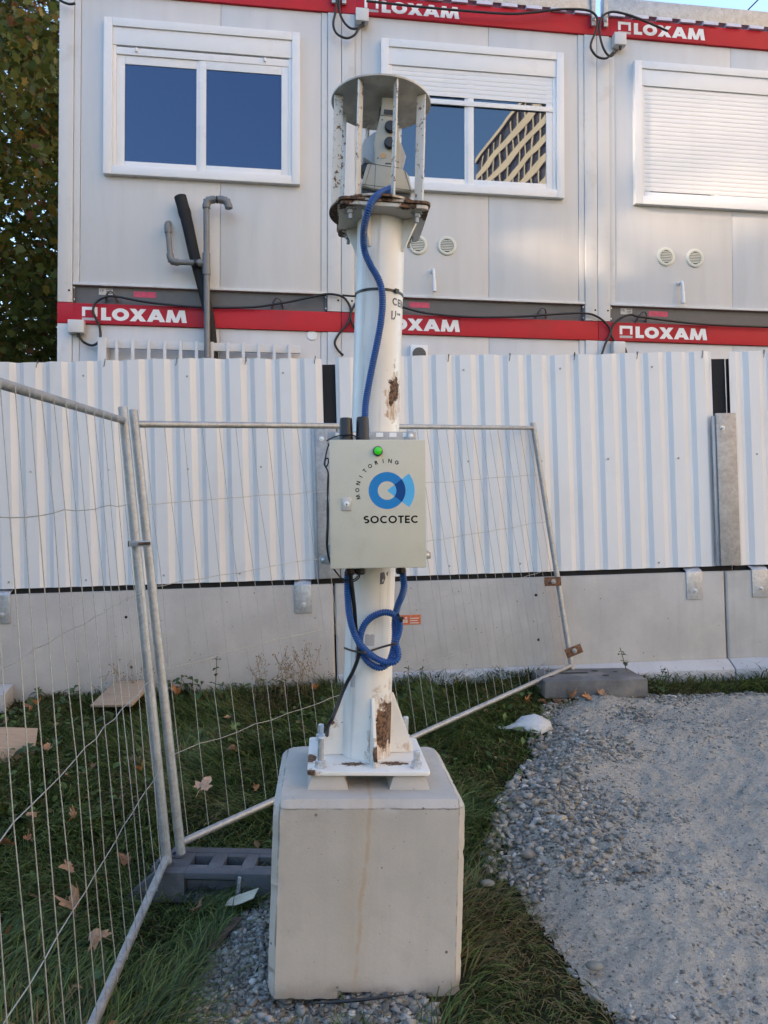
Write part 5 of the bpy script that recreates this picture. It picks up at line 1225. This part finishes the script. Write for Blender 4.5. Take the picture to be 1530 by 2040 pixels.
d = (b - a).normalized(); s_ = Vector((-d.y, d.x, 0)) * .014; u_ = Vector((0, 0, .004))
mb = MB(); mb.add([a - s_, a + s_, b + s_, b - s_, a - s_ + u_, a + s_ + u_, b + s_ + u_, b - s_ + u_], [(0, 1, 2, 3), (7, 6, 5, 4), (0, 4, 5, 1), (1, 5, 6, 2), (2, 6, 7, 3), (3, 7, 4, 0)])
solo('rusty_strip', mb, mat('rust_dark', (.075, .04, .03), .8, var=.4, scale=40), 'rusty metal strip in the gravel left of the block', 'metal strip')
a = at(622, 1999, 2.29); b = at(705, 1993, 2.28); c = at(812, 1981, 2.30); mb = MB(); mb.tube(spline([a, b, c], 6), .004, 6, True, [.0015 + .004 * math.sin(math.pi * i / 12) for i in range(13)])
solo('black_stick', mb, black_plastic, 'thin black stick lying against the bottom edge of the concrete block', 'stick')
x, y = foot(1198, 1990); 
for px, py, r_, lab in ((1185, 1952, .022, 'large rounded pebble at the edge of the gravel, lower right'), (972, 1782, .022, 'pale green grey stone in the grass right of the block')):
    x, y = foot(px, py); bm = bmesh.new(); bmesh.ops.create_icosphere(bm, subdivisions=2, radius=r_)
    for v in bm.verts: v.co.z *= .6; v.co.x *= 1.25; v.co *= 1 + .12 * math.sin(v.co.x * 90 + px) * math.cos(v.co.y * 70)
    me = bpy.data.meshes.new('pebble'); bm.to_mesh(me); bm.free(); me.polygons.foreach_set('use_smooth', [True] * len(me.polygons)); me.materials.append(mat('pebble_stone', (.17, .17, .15), .8, var=.2, scale=30))
    o = bpy.data.objects.new('pebble', me); col.objects.link(o); o.location = (x, y, gz(x, y) + .045); tag(o, lab, 'pebble')

# ================================================================== TREES BEHIND THE CABINS
bark = mat('bark', (.10, .085, .065), .9, var=.3, scale=10, bmp=.6, bscale=30)
crown_m = attr_mat('tree_leaf', .5, .3, trans=.4)
LF = np.array([(0, -.5, 0), (.42, -.34, .03), (.30, .0, .05), (.52, .18, .0), (.16, .26, .05), (0, .62, -.03), (-.16, .26, .05), (-.52, .18, .0), (-.30, .0, .05), (-.42, -.34, .03)])
LT = np.array([(0, 1, 2), (0, 2, 4), (2, 3, 4), (0, 4, 6), (4, 5, 6), (0, 6, 8), (6, 7, 8), (0, 8, 9)])
def tree(x, y, h, rx, rz, zc, n, label, seed):
    rr_ = np.random.default_rng(seed); rd = random.Random(seed)
    t = thing('tree', label, 'tree', Matrix.Translation((x, y, 0)), 'trees beyond the cabins')
    mb = MB(); mb.tube(spline([(0, 0, -.2), (.1, .1, h * .3), (-.1, 0, h * .6), (0, 0, h * .95)], 5), .2, 12, True, [.24 - .012 * i for i in range(16)])
    ends = []
    for i in range(34):
        z0 = rd.uniform(.12, .8) * h; a = rd.uniform(0, 6.28); l = rx * rd.uniform(.5, .95) * (1 - .4 * abs(z0 / h - .5)); p1 = Vector((math.cos(a) * l, math.sin(a) * l, z0 + rd.uniform(-.3, 1.2)))
        q = spline([(0, 0, z0), p1 * .5 + Vector((0, 0, z0 * .5 + rd.uniform(0, .5))), p1], 5); mb.tube(q, .05, 6, True, [.055 - .0045 * k for k in range(len(q))]); ends.append(p1)
        for j in range(4):
            b = q[rd.randint(4, len(q) - 1)]; e = b + Vector((rd.uniform(-.8, .8), rd.uniform(-.8, .8), rd.uniform(-1.3, .4))); mb.tube(spline([b, (b + e) / 2 + Vector((rd.uniform(-.15, .15), rd.uniform(-.15, .15), .1)), e], 4), .010, 5); ends.append(e)
    mb.build('trunk', bark, t, 60)
    nc = 420; u = rr_.normal(size=(nc, 3)); u /= np.linalg.norm(u, axis=1)[:, None]; rad_ = rr_.uniform(.55, 1.0, nc) ** .6
    C = u * rad_[:, None] * np.array([rx, rx, rz]) + np.array([0, 0, zc]); C[:60] = np.array([tuple(e) for e in ends])[:60]
    C = C[(C[:, 2] > 1.4)]
    ci = rr_.integers(0, len(C), n); cs = rr_.uniform(.22, .5, len(C))
    p = C[ci] + rr_.normal(size=(n, 3)) * cs[ci][:, None] * np.array([1, 1, .75])
    s = rr_.uniform(.07, .15, n); Rm = rotmats(n)
    V = np.einsum('nij,kj->nki', Rm, LF) * s[:, None, None] + p[:, None]
    b = rr_.uniform(0, 1, (n, 1)); cl = rr_.uniform(0, 1, (len(C), 1))[ci]
    c = np.array([.06, .078, .016]) * (1 - b) + np.array([.17, .165, .035]) * b
    yellow_share = np.clip((p[:, 2:3] - 4) / 8, 0, 1) * .35 + .06  # yellow leaves become more frequent with height
    c = np.where(rr_.uniform(size=(n, 1)) < yellow_share * (.4 + 1.2 * cl), np.array([.26, .16, .03]) * rr_.uniform(.6, 1.2, (n, 1)), c)
    c = np.where(rr_.uniform(size=(n, 1)) < .05, np.array([.24, .08, .03]) * rr_.uniform(.6, 1.2, (n, 1)), c)
    F = (np.arange(n)[:, None, None] * 10 + LT[None]).reshape(-1, 3)
    o = np_obj('crown', V.reshape(-1, 3), F, crown_m, np.repeat(c, 10, 0)); o.parent = t; tag(o, kind='stuff')
tree(-6.4, 11.2, 12.0, 2.6, 5.6, 6.4, 44000, 'dense green tree with yellower top just left of the cabins', 5)
tree(-8.6, 14.5, 13.0, 3.2, 6.0, 6.8, 26000, 'further tree filling the gaps behind the nearer one', 6)
tree(-4.2, 16.5, 9.0, 2.4, 4.0, 4.6, 12000, 'tree mostly hidden behind the cabin beside the corner post', 8)

# small broad leaves among the grass blades, left of the block and along the hoarding
n = 5200; x = rng.uniform(-2.6, 1.5, n); y = rng.uniform(2.0, 5.8, n)
k = is_free(x, y) & ~inside(x, y, SP) & ((x < .3) | (y > 3.2)) & (rng.uniform(size=n) < sstep(.35, .7, vnoise(x * 2.1, y * 2.1, 61)) * np.where((x < -.4) & (y > 3.2), 1, .35)); x, y = x[k], y[k]; n = len(x)
q = np.stack([rng.normal(0, .22, n), rng.normal(0, .22, n), rng.normal(0, .9, n), rng.normal(0, .9, n)], 1); q /= np.linalg.norm(q, axis=1)[:, None]; b_, c_, d_, a_ = q.T
Rm = np.stack([1 - 2 * (c_ * c_ + d_ * d_), 2 * (b_ * c_ - d_ * a_), 2 * (b_ * d_ + c_ * a_), 2 * (b_ * c_ + d_ * a_), 1 - 2 * (b_ * b_ + d_ * d_), 2 * (c_ * d_ - b_ * a_), 2 * (b_ * d_ - c_ * a_), 2 * (c_ * d_ + b_ * a_), 1 - 2 * (b_ * b_ + c_ * c_)], -1).reshape(n, 3, 3)
OV = np.array([(0, -.5, 0), (.24, -.2, .04), (.26, .1, .05), (0, .5, -.04), (-.26, .1, .05), (-.24, -.2, .04)]); OT = np.array([(0, 1, 2), (0, 2, 3), (0, 3, 4), (0, 4, 5)])
s_ = rng.uniform(.025, .065, n); P_ = np.stack([x, y, ground(x, y) + rng.uniform(.03, .085, n)], -1)
V = np.einsum('nij,kj->nki', Rm, OV) * s_[:, None, None] + P_[:, None]
b = rng.uniform(0, 1, (n, 1)); c = np.array([.035, .075, .02]) * (1 - b) + np.array([.12, .19, .05]) * b
c = np.where(rng.uniform(size=(n, 1)) < .12, np.array([.24, .15, .07]) * rng.uniform(.5, 1.1, (n, 1)), c)
o = np_obj('ground_cover', V.reshape(-1, 3), (np.arange(n)[:, None, None] * 6 + OT[None]).reshape(-1, 3), leaf_green, np.repeat(c, 6, 0)); tag(o, 'small broad leaves and dead scraps scattered through the grass', 'ground cover', kind='stuff')
